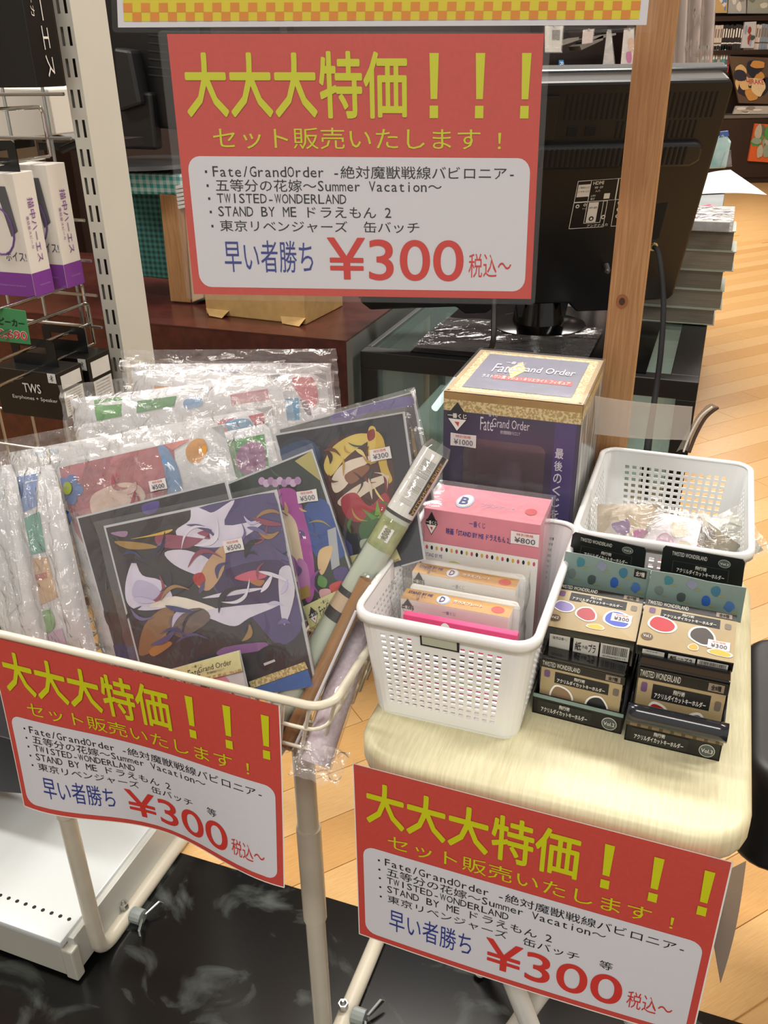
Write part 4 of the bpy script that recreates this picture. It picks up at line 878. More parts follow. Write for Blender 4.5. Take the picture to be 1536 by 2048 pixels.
def exg(r, p0, p1, rad):
    S = cyl_sf(p0, p1, rad)
    m = MB(); m.grid(lambda u, v: S(-.8+u*2.6, .78+.22*v, .0004), 20, 4, C('dcdcd8')); m.grid(lambda u, v: S(-.8+u*2.6, .775+.01*v, .0006), 20, 1, INKK); o = m.build('label_wrap', r, label='white paper label wrap with black text')
    m = MB()
    for i in range(9): txt(m, 'ポスターラック 対象年齢15才以上 素材 紙 注意 取扱説明', S, .30+i*.042, .82, .33+i*.042, .97, INKK, rot=90, off=.001)
    rect(m, S, .72, .80, .92, 1, INKK, off=.0008, nu=4); txt(m, 'ALLIANCE SERIES', S, .77, .80, .87, .98, KIN, rot=90, bold=.03, off=.0012); m.build('lettering', o)
    m = MB(); m.grid(lambda u, v: S(-.8+u*2.6, .66+.10*v, .0004), 20, 4, mat('leaf_print', '7f8a58', .4, col2='a9b07c', vs=60)); m.grid(lambda u, v: S(-.8+u*2.6, .40+.035*v, .0004), 20, 2, INKK); m.grid(lambda u, v: S(-.8+u*2.6, .435+.05*v, .0004), 20, 2, C('c4ad90')); m.grid(lambda u, v: S(-.8+u*2.6, .485+.02*v, .0004), 20, 2, INKK); m.build('band_print', r)
    m = MB(); T = Sf(S(.35, .725, .001), S(.62, .725, .001), S(.62, .69, .001), S(.35, .69, .001)); m.prism([S(.3, .735, .0008), S(.62, .735, .0008), S(.62, .69, .0008), S(.3, .69, .0008)], S.n*.0003, PSTK); o = m.build('price_sticker', r, label='small white price sticker reading ¥200')
    m = MB(); txt(m, '¥200', S, .36, .695, .56, .73, C('6a6a78'), rot=90, off=.0014); m.build('lettering', o)
roll('rolled_poster', 'pale green rolled poster with text label, longest of the leaning rolls', P0, P1, .0125, mat('pale_green_roll', 'b4bfae', .35, var=.03), extra=exg, bag=.0012)
roll('rolled_poster', 'brown rolled poster leaning beside the pale green roll', unz(572, 1490, .714), unz(735, 1160, .86), .0072, mat('brown_roll', '9a7040', .25, var=.05), bag=.0008)
r = roll('rolled_poster', 'pale pink rolled poster in clear bag at the basket corner', unz(630, 1528, .712), unz(722, 1250, .80), .0135, mat('pink_check_roll', 'c9b8c4', .5, col2='d8ccd6', vs=300), bag=.002)
m = MB(); a_, b_ = unz(590, 1492, .722), unz(712, 1222, .845); m.tube([a_, b_], .0014, C('d5d5dd'), n=6); m.build('paper_edge', r)
m = MB(); bc = unz(640, 1545, .735)
m.grid(lambda u, v: bc+E1*((u-.5)*.045)+E2*((v-.5)*.03)+Z*(.005+.008*noise.noise(V((u*4, v*4, 2))))+Z*.012*v, 20, 20, CRINK); m.build('loose_bag_end', r, smooth=1)

# ================================================================= SHOP SHELVING AT THE LEFT
PB = ff(258, 775, 1.0); PX = fs  # foot line of the slotted post
post_u1 = PB.dot(E1); pw = .024; pdp = .070; PD = 1.0
r = thing('slotted_upright', 'off-white steel shelving upright with twin rows of slots', 'shelf upright', tuple(e(post_u1, PD, 0)))
# post body: front face with true slots
m = MB(); u0 = post_u1-pw; mi = m.mi(PLATE); zs = [0.12]; zz = .30
pitch = .034
while zz < 1.75: zs += [zz, zz+pitch*.60]; zz += pitch
zs.append(1.8)
us = [0, .0045, .0085, .0150, .0190, pw]
n0 = len(m.v)
for z_ in zs:
    for u_ in us: m.v.append(e(u0+u_, PD, z_))
for j in range(len(zs)-1):
    for i in range(5):
        if j % 2 == 1 and i in (1, 3) and j < len(zs)-2: continue
        p = n0+j*6+i; m.f.append((p, p+1, p+7, p+6)); m.m.append(mi)
m.face([e(u0+pw, PD, .12), e(u0+pw, PD+pdp, .12), e(u0+pw, PD+pdp, 1.8), e(u0+pw, PD, 1.8)], PLATE)
m.face([e(u0, PD, .12), e(u0, PD+pdp, .12), e(u0, PD+pdp, 1.8), e(u0, PD, 1.8)], PLATE)
m.face([e(u0, PD+pdp, .12), e(u0+pw, PD+pdp, .12), e(u0+pw, PD+pdp, 1.8), e(u0, PD+pdp, 1.8)], PLATE)
m.build('upright_tube', r, fixn=False)
m = MB(); m.fbox(u0+.002, u0+pw-.002, PD+.008, PD+.012, .13, 1.79, C('2a2620')); m.build('slot_backing', r)
# base deck
c0 = ff(140, 1879, .685); bu1 = unz(146, 1963, .0).dot(E1); bd0 = unz(146, 1963, 0).dot(E2)
DKZ = .094
r = thing('shelf_base', 'white steel base deck of the shelving, standing on the black marble', 'shelf base', tuple(e(bu1-.3, bd0+.2, 0)))
m = MB()
m.fbox(bu1-.9, bu1-.006, bd0, bd0+.014, .012, DKZ-.016, PLATE); m.build('fascia', r, bevel=.001)
m = MB(); m.fbox(bu1-.9, bu1, bd0-.004, bd0+.42, DKZ-.014, DKZ, mat('deck_white', 'd5dada', .3)); m.build('deck', r, bevel=.003, smooth=.6)
m = MB()
for i in range(34):
    c = e(bu1-.014-i*.0165, bd0+.035, DKZ+.0003); m.poly([c+E1*.0032*math.cos(2*math.pi*k/12)+E2*.0032*math.sin(2*math.pi*k/12) for k in range(12)], C('202022'))
m.build('hole_row', r, kind='stuff')
m = MB(); m.fbox(bu1-.004, bu1+.010, bd0+.012, bd0+.42, .018, DKZ-.006, mat('deck_side', 'c9cac4', .35)); m.build('side_rail', r, bevel=.001)
m = MB(); m.fbox(bu1-.008, bu1+.014, bd0-.002, bd0+.016, .008, DKZ-.02, PLATE); m.build('end_cap', r, bevel=.003)
m = MB(); m.tube([e(bu1-.01, bd0+.02, 0), e(bu1-.01, bd0+.02, .012)], .012, C('d0d0ca'), n=14); m.build('foot', r)
# grid panel
GD = PD-.006
r = thing('wire_grid_panel', 'chrome wire grid panel fixed to the left of the slotted upright', 'grid panel', tuple(e(post_u1-.35, GD, .6)))
gz = [unp(150, y_, E2*GD, E2).z for y_ in (188, 277, 440, 520, 588, 650)]
for z_ in gz+[1.42, .80, .74]:
    m = MB(); m.tube([e(post_u1-.60, GD, z_), e(post_u1-pw-.001, GD, z_)], .0022, STEEL, n=6); m.build('wire', r, smooth=.8)
for i in range(9):
    uu = post_u1-pw-.035-i*.062; m = MB(); m.tube([e(uu, GD+.004, .70), e(uu, GD+.004, 1.55)], .0022, STEEL, n=6); m.build('wire', r, smooth=.8)
# hooks
def hook(label, px, py, ln=.24, drop=.03, d=GD):
    p = ff(px, py, d); r = thing('display_hook', label, 'hook', tuple(p))
    m = MB(); m.tube([p-Z*drop, p+Z*.012]+bez(p+Z*.02, p+Z*.028, p-E2*.010+Z*.028, 4)+[p-E2*ln+Z*.03, p-E2*(ln+.008)+Z*.036], .0024, CHROME, n=8); m.build('arm', r, smooth=.9)
    m = MB(); m.tube([p-Z*drop-E2*.003, p-Z*drop-E2*ln*.8], .0024, CHROME, n=8); m.build('rod', r, smooth=.9); return p
# boxes hung on them
def hung(name, label, frt, z0, z1, d0, dp, wdt, mbody, deco=None, tab=True):
    a_ = ff(*frt, d0); u1_ = a_.dot(E1); A_ = e(u1_-wdt, d0, z1); B_ = e(u1_, d0, z1); h_ = Z*(z1-z0)
    r = thing(name, label, 'boxed goods', tuple(e(u1_-wdt/2, d0, z0)))
    m = MB(); m.prism([A_, B_, B_-h_, A_-h_], E2*dp, mbody); m.build('carton', r, bevel=.0008)
    Fs, Rs = Sf(A_, B_, B_-h_, A_-h_), Sf(B_, B_+E2*dp, B_+E2*dp-h_, B_-h_)
    if deco: deco(r, Fs, Rs, Sf(A_+E2*dp, B_+E2*dp, B_, A_))
    if tab:
        c = (A_+B_)/2+E2*dp*.5; m = MB(); w_, t_ = .035, .035
        P = [c+E1*s*w_+Z*q for s, q in ((-1, 0), (-1, t_*.9), (-.85, t_), (.85, t_), (1, t_*.9), (1, 0))]
        H = [c+E1*s*.022+Z*q for s, q in ((-1, t_*.45), (-1, t_*.7), (1, t_*.7), (1, t_*.45))]
        n = len(m.v); allp = P+H; m.v += allp+[p-E2*.001 for p in allp]; mi = m.mi(BLACKP)
        for t in tessellate_polygon([P, H]):
            m.f.append(tuple(n+k for k in t)); m.m.append(mi); m.f.append(tuple(n+len(allp)+k for k in t)); m.m.append(mi)
        m.build('hang_tab', r)
    return r
zf = lambda px, py, d: ff(px, py, d).z
PUR = mat('purple_print', '7a3a92', .35)
WBOX = mat('white_box', 'ddd9d0', .4)
def deco_w(r, Fs, Rs, Ts):
    m = MB()
    for S in (Fs, Rs): rect(m, S, 0, .80, 1, 1, PUR, off=.0005)
    m.build('purple_band', r)
    m = MB()
    txt(m, '描中ハーエス', Rs, .45, .20, .75, .72, PUR, rot=90, off=.0009); txt(m, '重低音スピーカ', Rs, .25, .34, .38, .60, PUR, rot=90, off=.0009); txt(m, 'ボイス!', Fs, .55, .62, .97, .70, C('4a3a6a'), off=.0009)
    txt(m, 'Wireless Stereo Earphone', Fs, .3, .9, .85, .92, C('a888b8'), off=.0009); txt(m, 'Wireless Stereo Earphone', Rs, .3, .9, .85, .92, C('a888b8'), off=.0009)
    q = [Fs(.62, .1, .001), Fs(.82, .1, .001), Fs(.9, .45, .001), Fs(.75, .5, .001)]; m.poly(q, C('55555a')); m.build('lettering', r)
    m = MB(); m.tube([Fs(.5+.32*math.cos(t/3), .45+.2*math.sin(t/3), .0015) for t in range(-4, 9)], .0012, C('6a4a8a'), n=5); m.build('cord_print', r)
Bz0, Bz1 = zf(72, 595, .90), zf(15, 347, .90)
hung('earphone_box', 'white and purple hanging box nearest the front of the grid', (72, 595), Bz0, Bz1, .90, .036, .075, WBOX, deco_w)
hung('earphone_box', 'white and purple hanging box, second along the hook', (135, 577), zf(135, 577, .952), zf(82, 330, .952), .952, .036, .075, WBOX, deco_w, tab=False)
hook('chrome double hook carrying the white and purple boxes', 92, 262)
def deco_b(r, Fs, Rs, Ts):
    m = MB(); txt(m, '描中ハーエス', Rs, .42, .30, .72, .96, TXW, rot=90, off=.0009); txt(m, '重低音スピーカ', Rs, .2, .35, .33, .72, TXW, rot=90, off=.0009); m.build('lettering', r)
hung('speaker_box', 'tall black box hanging at the top left of the grid', (75, 175), zf(75, 175, .92), 1.50, .92, .05, .085, BLK, deco_b, tab=False)
def deco_t(r, Fs, Rs, Ts):
    m = MB(); rect(m, Rs, .12, .08, .9, .36, C('c9c9c4'), off=.0005); rect(m, Rs, .12, .42, .9, .95, C('c9c9c4'), off=.0005); rect(m, Fs, .86, .0, .985, .2, C('d4d4d0'), off=.0005); m.build('label_panel', r)
    m = MB(); txt(m, 'TWS', Fs, .44, .26, .72, .46, TXW, bold=.02, off=.0009); txt(m, 'Earphones + Speaker', Fs, .24, .54, .95, .64, TXW, off=.0009)
    c = Fs(.922, .1, .001); k = .004; X_ = (Fs(1, 0)-Fs(0, 0)).normalized(); P = [(-.6, -.5), (.6, .5), (0, 1), (0, -1), (.6, -.5), (-.6, .5)]
    m.tube([c+X_*a_*k+Z*b_*k for a_, b_ in P], .00035, INKK, n=4)
    for i in range(8): rect(m, Rs, .2, .46+i*.055, .8, .475+i*.055, C('8a8a88'), off=.0009)
    m.build('lettering', r)
hung('earbuds_box', 'black earphone and speaker box with white side labels, nearest the front', (130, 842), zf(130, 842, .86), zf(108, 748, .86), .86, .05, .10, BLK, deco_t)
hung('earbuds_box', 'black earphone and speaker box hanging behind the first one', (192, 830), zf(192, 830, .925), zf(173, 719, .925), .925, .05, .10, BLK, deco_t)
hook('chrome double hook carrying the two black earphone boxes', 182, 645, ln=.30)
hook('empty chrome hook above the black earphone boxes', 170, 605, ln=.26)
S = Sf(ff(-20, 612, .84), ff(50, 622, .84), ff(61, 689, .84), ff(-20, 680, .84))
r = thing('price_card', 'green hanging price card reading 8,690', 'price card', tuple(S(.5, 1)))
m = MB(); m.prism([S(0, 0), S(1, 0), S(1, 1), S(0, 1)], -S.n*.0008, mat('card_green', '3d8a58', .4)); m.build('card', r)
m = MB(); txt(m, 'スピーカー', S, .05, .28, .93, .50, INKK, bold=.03, off=.0006); txt(m, '¥8,690', S, .0, .60, .97, .92, WHITE, bold=.07, off=.0006, res=4); txt(m, '¥8,690', S, .01, .61, .965, .91, C('c23a3a'), bold=.02, off=.0012, res=4); m.build('lettering', r)
# things seen through the grid
def blk(name, label, cat, pts, d, dp, m_, bevel=.002, vec=None):
    q = [ff(x_, y_, d) for x_, y_ in pts]; mb_ = MB(); mb_.prism(q, (vec or E2)*dp, m_); return tag(mb_.build(name, bevel=bevel), label, cat)
blk('white_carton', 'pale carton seen through the grid beneath the tall black box', 'box', [(-60, 175), (95, 178), (112, 270), (-60, 290)], 1.10, .12, mat('pale_carton', 'cfcac0', .5))
blk('white_carton', 'bluish white carton behind the black cable, beside the upright', 'box', [(92, 205), (155, 208), (165, 285), (108, 268)], 1.25, .10, mat('blue_white_carton', 'd0d6da', .5))
m = MB(); m.tube([ff(200, 150, 1.2), ff(140, 215, 1.2), ff(104, 262, 1.2)], .0055, BLACKP, n=10); m.tube([ff(215, 262, 1.2), ff(125, 300, 1.2)], .006, BLACKP, n=10)
r_ = tag(m.build('black_cable'), 'thick black cable behind the grid panel', 'cable')
m = MB(); m.tube([ff(138, 218, 1.198), ff(124, 236, 1.198)], .0068, C('d0cfca'), n=10); m.build('cable_collar', r_)
# dark stock rack behind the grid that carries the pale cartons
cz = ff(165, 285, 1.25).z; cz2 = ff(0, 292, 1.10).z
r = thing('stock_rack', 'plain black stock rack behind the grid panel, pale cartons on it', 'rack', tuple(e(-.95, 1.3, 0)))
cu = ff(108, 268, 1.25).dot(E1); 
for z_, d_, u_ in ((min(ff(108, 268, 1.25).z, cz), 1.245, cu-.03), (min(ff(-60, 290, 1.10).z, ff(112, 270, 1.10).z), 1.095, cu-.28)):
    m = MB(); m.fbox(u_, u_+.26 if d_ < 1.2 else u_+.11, d_, d_+.13, z_-.012, z_-.0005, BLACKP); m.build('shelf', r)
    for q_ in (d_+.11,): m = MB(); m.fbox(u_+.02, u_+.035, q_, q_+.015, 0, z_-.012, BLACKP); m.build('rack_post', r)
# rest of the shop shelving at the far left, low
blk('dark_carton', 'dark carton glimpsed at the left edge beside the wire basket', 'box', [(-80, 1110), (14, 1120), (30, 1260), (-80, 1275)], .80, .06, C('2b2d2c'))
blk('dark_case', 'black case with grey lettering on the shelf base, left edge', 'box', [(-120, 1440), (60, 1490), (70, 1590), (-120, 1575)], .80, .12, C('25252a'))
# ================================================================= COUNTER, CRATE, BOX
a_, b_ = unz(293, 625, .775), unz(711, 686, .775)
CE = E1; b_ = b_-E1*.02; a_ = b_-E1*.45; CB = E2
r = thing('counter', 'dark red-brown wooden counter behind the wire basket', 'counter', tuple((a_+b_)/2-Z*.775))
A0 = a_-CE*.9
m = MB(); m.prism([A0, b_, b_-Z*.775, A0-Z*.775], CB*.62, DKWOOD, mat('side_grey', '6b6f6c', .5)); m.build('body', r, bevel=.001)
m = MB(); m.box(A0-CB*.0005+Z*0, CE*((b_-A0).length), CB*.62, Z*.003, mat('counter_top', '3f1c18', .25, col2='4a241f', vs=30)); m.build('worktop', r)
def onp(px, py, z=.778): return unz(px, py, z)
# cardboard box
a1, b1 = onp(413, 628), onp(612, 650); xb = (b1-a1).normalized(); yb = Z.cross(xb)
r = thing('cardboard_box', 'brown cardboard box with torn lower flaps on the counter', 'box', tuple((a1+b1)/2))
m = MB(); m.box(a1, b1-a1, yb*.17, Z*.17, CARDB); m.build('carton', r, bevel=.002)
m = MB(); m.prism([a1+xb*.0+Z*.012, a1+xb*.06+Z*.012, a1+xb*.055-yb*.022+Z*.001, a1+xb*.02-yb*.018+Z*.002], Z*.001, CARDB); m.prism([b1-xb*.06+Z*.012, b1+Z*.014, b1-xb*.005-yb*.02+Z*.001, b1-xb*.05-yb*.012+Z*.001], Z*.001, CARDB); m.build('torn_flap', r)
# wooden crate with gingham cloth
def gingham(name, c, w_=.012, light='e6efec'):
    if name in _M: return _M[name]
    m_ = mat(name, c, .8); N = m_.node_tree.nodes; L = m_.node_tree.links; b_ = N['Principled BSDF']; tc = N.new('ShaderNodeTexCoord')
    mix = None; acc = []
    sx = N.new('ShaderNodeSeparateXYZ'); L.new(tc.outputs['Object'], sx.inputs[0])
    for k in (0, 2):
        a = N.new('ShaderNodeMath'); a.operation = 'WRAP'; a.inputs[1].default_value = 1; a.inputs[2].default_value = 0; s = N.new('ShaderNodeMath'); s.operation = 'MULTIPLY'; s.inputs[1].default_value = 1/w_
        L.new(sx.outputs[k], s.inputs[0]); L.new(s.outputs[0], a.inputs[0]); g = N.new('ShaderNodeMath'); g.operation = 'GREATER_THAN'; g.inputs[1].default_value = .5; L.new(a.outputs[0], g.inputs[0]); acc.append(g)
    ad = N.new('ShaderNodeMath'); ad.operation = 'ADD'; L.new(acc[0].outputs[0], ad.inputs[0]); L.new(acc[1].outputs[0], ad.inputs[1])
    hf = N.new('ShaderNodeMath'); hf.operation = 'MULTIPLY'; hf.inputs[1].default_value = .5; L.new(ad.outputs[0], hf.inputs[0])
    mx = N.new('ShaderNodeMix'); mx.data_type = 'RGBA'; mx.inputs['A'].default_value = lin(light); mx.inputs['B'].default_value = lin(c); L.new(hf.outputs[0], mx.inputs['Factor']); L.new(mx.outputs['Result'], b_.inputs['Base Color'])
    return m_
a2 = onp(335, 605); a3 = onp(375, 609)
CW = 1.86
r = thing('wooden_crate', 'wooden crate lined with green gingham cloth on the counter, left of sign', 'crate', tuple(a2))
P = lambda px, py, k=0: unp(px, py, a2+CB*k, CB)
m = MB(); m.prism([P(318, 388), P(365, 392), P(382, 606), P(341, 603)], CB*.018, WOOD); m.build('corner_board', r, bevel=.002)
m = MB(); m.prism([P(366, 392, .004), P(396, 398, .004), P(408, 596, .004), P(383, 606, .004)], CB*.16, mat('pale_wood', 'c9ae86', .6, var=.06)); m.build('side_board', r, bevel=.002)
m = MB(); m.prism([P(205, 345, .004), P(400, 350, .004), P(398, 392, .004), P(212, 388, .004)], CB*.15, gingham('teal_gingham', '2f9a98', .016, 'bfdcd8')); m.build('gingham_cover', r, bevel=.006)
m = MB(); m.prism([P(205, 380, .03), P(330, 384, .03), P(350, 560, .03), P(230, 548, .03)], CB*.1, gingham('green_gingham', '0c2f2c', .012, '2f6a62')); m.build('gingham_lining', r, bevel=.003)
m = MB()
for i in range(6): m.prism([P(350+i, 372+i*8, -.006), P(386, 366+i*8, -.006), P(388, 371+i*8, -.006), P(352+i, 378+i*8, -.006)], CB*.05, C('c9c9c4'))
tag(m.build('paper_stack'), 'few loose white papers poking out beside the wooden crate', 'papers')
0 and blk('red_folder', 'small red folder lying behind the crate on the counter', 'folder', [(300, 510), (334, 518), (334, 540), (298, 532)], 1.60, .06, C('9c3a34'))
# black monitor on the crate, seen from behind
r = thing('monitor', 'black monitor on round stand behind the slotted upright, left of sign', 'monitor', tuple(P(300, 345)))
m = MB(); m.prism([P(150, -160, .02), P(400, -160, .02), P(400, 200, .02), P(385, 262, .02), P(300, 256, .02), P(285, 205, .02), P(150, 190, .02)], CB*.05, BLACKP); m.build('casing', r, bevel=.008, smooth=.6)
m = MB(); m.prism([P(225, 95, -.02), P(258, 100, -.02), P(280, 210, -.02), P(235, 225, -.02)], CB*.05, mat('black_plastic_light', '0e0f10', .5)); m.prism([P(235, 180, .0), P(300, 185, .0), P(312, 300, .0), P(245, 298, .0)], CB*.03, BLACKP); m.build('stand_neck', r, bevel=.006)
bc = P(300, 330, .06); m = MB(); m.tube([bc+Z*0, bc+Z*.008, bc+Z*.014], [.125, .122, .08], mat('black_plastic_light', '0e0f10', .5), n=32); m.build('stand_base', r, smooth=.6)
m = MB()
for i in range(9): m.prism([P(296, 20+i*16, .018), P(360, 26+i*16, .018), P(361, 29+i*16, .018), P(297, 23+i*16, .018)], CB*.002, C('1d1e20'))
m.build('vent', r)
# ================================================================= GLASS SHOWCASE
SZ = .75
a4, b4 = unz(720, 702, SZ), unz(1391, 787, SZ); SE = (E1*.985-E2*.17).normalized() if False else E1; SB = Z.cross(SE); SW = (b4-a4).length; SD = .50; SH = .42
r = thing('glass_showcase', 'black-framed glass showcase with the television standing on it', 'showcase', tuple(a4+SE*SW/2-Z*SH))
def sb(u, d, z): return a4+SE*u+SB*d+Z*z
fr = .035
def bar(p, a_, b_, c_, nm='frame_bar'): m = MB(); m.box(p, a_, b_, c_, BLACKG if nm == 'top_frame' else BLACKP); return m.build(nm, r, bevel=.0015)
bar(sb(0, 0, -fr), SE*SW, SB*fr, Z*fr); bar(sb(0, SD-fr, -fr), SE*SW, SB*fr, Z*fr); bar(sb(0, fr, -fr), SE*.012, SB*(SD-2*fr), Z*fr); bar(sb(SW-.05, fr, -fr), SE*.05, SB*(SD-2*fr), Z*fr)
for u_, d_ in ((0, 0), (SW-fr, 0), (0, SD-fr), (SW-fr, SD-fr)): bar(sb(u_, d_, -SH+fr), SE*fr, SB*fr, Z*(SH-2*fr))
bar(sb(0, 0, -SH), SE*SW, SB*SD, Z*fr, 'base')
m = MB(); m.box(sb(.012, fr, -.006), SE*(SW-.062), SB*(SD-2*fr), Z*.005, GLASS); m.build('top_pane', r)
m = MB(); m.box(sb(.10, .02, .0), SE*(SW*.70), SB*(SD-.06), Z*.003, BLACKG); m.build('black_top_plate', r, label='shiny black plate on the top glass')
m = MB(); m.box(sb(fr, .006, -SH+fr), SE*(SW-2*fr), SB*.004, Z*(SH-2*fr), GLASS); m.build('front_pane', r)
m = MB(); m.box(sb(SW-.008, fr, -SH+fr), SE*.004, SB*(SD-2*fr), Z*(SH-2*fr), GLASS); m.build('side_pane', r)
m = MB(); m.box(sb(fr, SD-.01, -SH+fr), SE*(SW-2*fr), SB*.004, Z*(SH-2*fr), mat('showcase_back', 'c8ddd6', .25)); m.build('back_panel', r)
m = MB(); m.box(sb(fr, .03, -.22), SE*(SW-2*fr), SB*(SD-.08), Z*.006, film('shelf_glass', .3, 'b9ded4', bump=0, refl=.8)); m.build('glass_shelf', r)
m = MB(); m.box(sb(fr, .03, -SH+fr), SE*(SW-2*fr), SB*(SD-.05), Z*.004, C('d5e2dc')); m.build('floor_panel', r)
m = MB(); m.tube([sb(.12, .12, -.15), sb(.16, .30, -.08)], .008, mat('reflection_tube', 'dff2ee', .3, emit=1.1), n=12); m.build('reflection_tube', r)  # glowing tube added to stand for a soft reflection in the showcase
for i, (u_, d_, c1) in enumerate(((.50, .14, 'c9d9b8'), (.46, .22, 'dfe3d0'), (.54, .10, 'b7a98c'))):
    m = MB(); m.prism([sb(u_, d_, -.30), sb(u_+.07, d_, -.30), sb(u_+.07, d_+.02, -.21), sb(u_, d_+.02, -.21)], SB*.004, C(c1)); tag(m.build('showcase_card'), ['pale green card standing in the showcase', 'cream card standing in the showcase behind the green one', 'tan card standing in the showcase near its corner'][i], 'card')
# protective film sheet left on the top
m = MB(); f0 = sb(.10, .03, .006)
m.grid(lambda u, v: f0+SE*(u*.34)+SB*(v*.24)+Z*(.003*noise.noise(V((u*6, v*6, 1)))+.003), 26, 20, film('top_film', .06, bump=.8, bs=20, refl=1.6)); tag(m.build('plastic_sheet', smooth=1), 'clear crinkled plastic sheet lying on the showcase top', 'plastic sheet')
# ================================================================= TELEVISION (seen from behind)
Tb0, Tb1 = unz(722, 622, .815), unz(1345, 600, .815)
XE = (Tb1-Tb0); XE.z = 0; XE.normalize(); XB = Z.cross(XE)
best = None
for k in range(0, 60):
    al = math.radians(k*.5); n = (XB*math.cos(al)+Z*math.sin(al)); q = unp(1472, 158, Tb1, n); c_ = abs((q-Tb1).normalized().dot(XE))
    if best is None or c_ < best[0]: best = (c_, al, n, q)
_, al, TN, q = best
TU = (Z*math.cos(al)-XB*math.sin(al)).normalized(); TW = (Tb1-Tb0).length; THT = (q-Tb1).dot(TU)
TN = XB*math.cos(al)+Z*math.sin(al)
def tv(u, v, o=0): return Tb0+XE*u*TW+TU*v*THT+TN*o
r = thing('television', 'black flat television on a round stand, seen from behind with port label', 'television', tuple(unz(1075, 650, SZ)))
m = MB(); m.prism([tv(0, .04), tv(.03, 0), tv(.30, 0), tv(.33, -.04), tv(.40, -.04), tv(.43, 0), tv(.66, 0), tv(.69, -.05), tv(.80, -.05), tv(.83, 0), tv(.985, 0), tv(1, .03), tv(1, .97), tv(.985, 1), tv(.015, 1), tv(0, .97)], TN*.045, mat('tv_black', '0e0f11', .38)); m.build('casing', r, bevel=.005)
m = MB(); m.prism([tv(-.004, -.004, .045), tv(1.004, -.004, .045), tv(1.004, 1.006, .045), tv(-.004, 1.006, .045)], TN*.028, mat('tv_bezel', '2c3033', .25)); m.build('bezel', r, bevel=.004)
m = MB(); m.prism([tv(.03, .66, -.012), tv(.93, .66, -.012), tv(.955, .685, -.012), tv(.955, .745, -.012), tv(.94, .76, -.012), tv(.03, .76, -.012)], TN*.02, mat('tv_black2', '131416', .4)); m.build('ridge', r, bevel=.006)
SLT = C('020203', .9)
for (v0, v1, us) in ((.855, .955, [(.55+i*.0145) for i in range(29)]), (.775, .845, [(.70+i*.0145) for i in range(16)])):
    m = MB()
    for u in us: m.prism([tv(u, v0, -.0006), tv(u+.005, v0, -.0006), tv(u+.005, v1, -.0006), tv(u, v1, -.0006)], TN*.0005, SLT)
    m.build('vent_slots', r, kind='stuff')
m = MB()
for i in range(30):
    u = .48+i*.0145; m.prism([tv(u, .675, -.0130), tv(u+.006, .675, -.0130), tv(u+.006, .75, -.0130), tv(u, .75, -.0130)], TN*.0005, SLT)
m.build('vent_slots', r, kind='stuff')
m = MB(); m.prism([tv(.46, .78, -.004), tv(.53, .78, -.004), tv(.53, .95, -.004), tv(.46, .95, -.004)], TN*.006, BLACKP)
for u in (.565, .615): m.prism([tv(u, .79, -.001), tv(u+.03, .79, -.001), tv(u+.03, .83, -.001), tv(u, .83, -.001)], TN*.0008, SLT)
m.build('wall_mount_bracket', r, bevel=.002)
# port label
TVS = Sf(tv(0, 1, -.0004), tv(1, 1, -.0004), tv(1, 0, -.0004), tv(0, 0, -.0004)); TVS.n = -TN
LP = Sf(*[unp(x_, y_, tv(0, 0, -.0006), TN) for x_, y_ in ((1156, 362), (1252, 355), (1236, 452), (1137, 458))]); LP.n = -TN
m = MB()
def frame(S, a_, b_, c_, d_, t=.012):
    for q in ((a_, b_, c_, b_+t), (a_, d_-t, c_, d_), (a_, b_, a_+t, d_), (c_-t, b_, c_, d_)): rect(m, S, *q, TXW, off=.0004)
frame(LP, 0, .44, .7, 1); frame(LP, 0, 0, 1.25, .44); frame(LP, .28, .0, .85, .44); frame(LP, .28, .44, .62, .9); frame(LP, .85, 0, 1.25, 1)
rect(m, LP, .03, .08, .29, .33, TXW, off=.0005); rect(m, LP, .32, .46, .52, .88, TXW, off=.0005); rect(m, LP, .60, .29, .72, .40, TXW, off=.0005)
txt(m, 'HDMI', LP, .33, .03, .55, .10, TXW, bold=.03, off=.0007); txt(m, '映像・音声', LP, .38, .13, .55, .18, TXW, off=.0007); txt(m, '入力', LP, .40, .2, .5, .25, TXW, off=.0007)
txt(m, 'LAN', LP, .33, .30, .42, .34, TXW, off=.0007); txt(m, '端子', LP, .33, .36, .42, .41, TXW, off=.0007); txt(m, 'アンテナ入力', LP, .36, .92, .78, .98, TXW, bold=.01, off=.0007)
txt(m, 'ご使用の入力', LP, .05, .12, .27, .16, INKK, off=.0009); txt(m, 'ビデオ入力', LP, .05, .2, .27, .24, INKK, off=.0009); txt(m, '音声と兼用', LP, .34, .55, .50, .59, INKK, off=.0009); txt(m, 'サービス', LP, .2, .56, .3, .6, TXW, off=.0007)
for u, v, q in ((.42, .80, .05), (.66, .78, .045), (.09, .52, .04), (.24, .50, .03), (.95, .5, .04), (.95, .64, .04), (.95, .78, .04)): disc(m, LP, u, v, q, q, TXW if u != .42 else INKK, off=.001); disc(m, LP, u, v, q*.5, q*.5, INKK if u != .42 else TXW, off=.0013)
m.build('port_label', r)
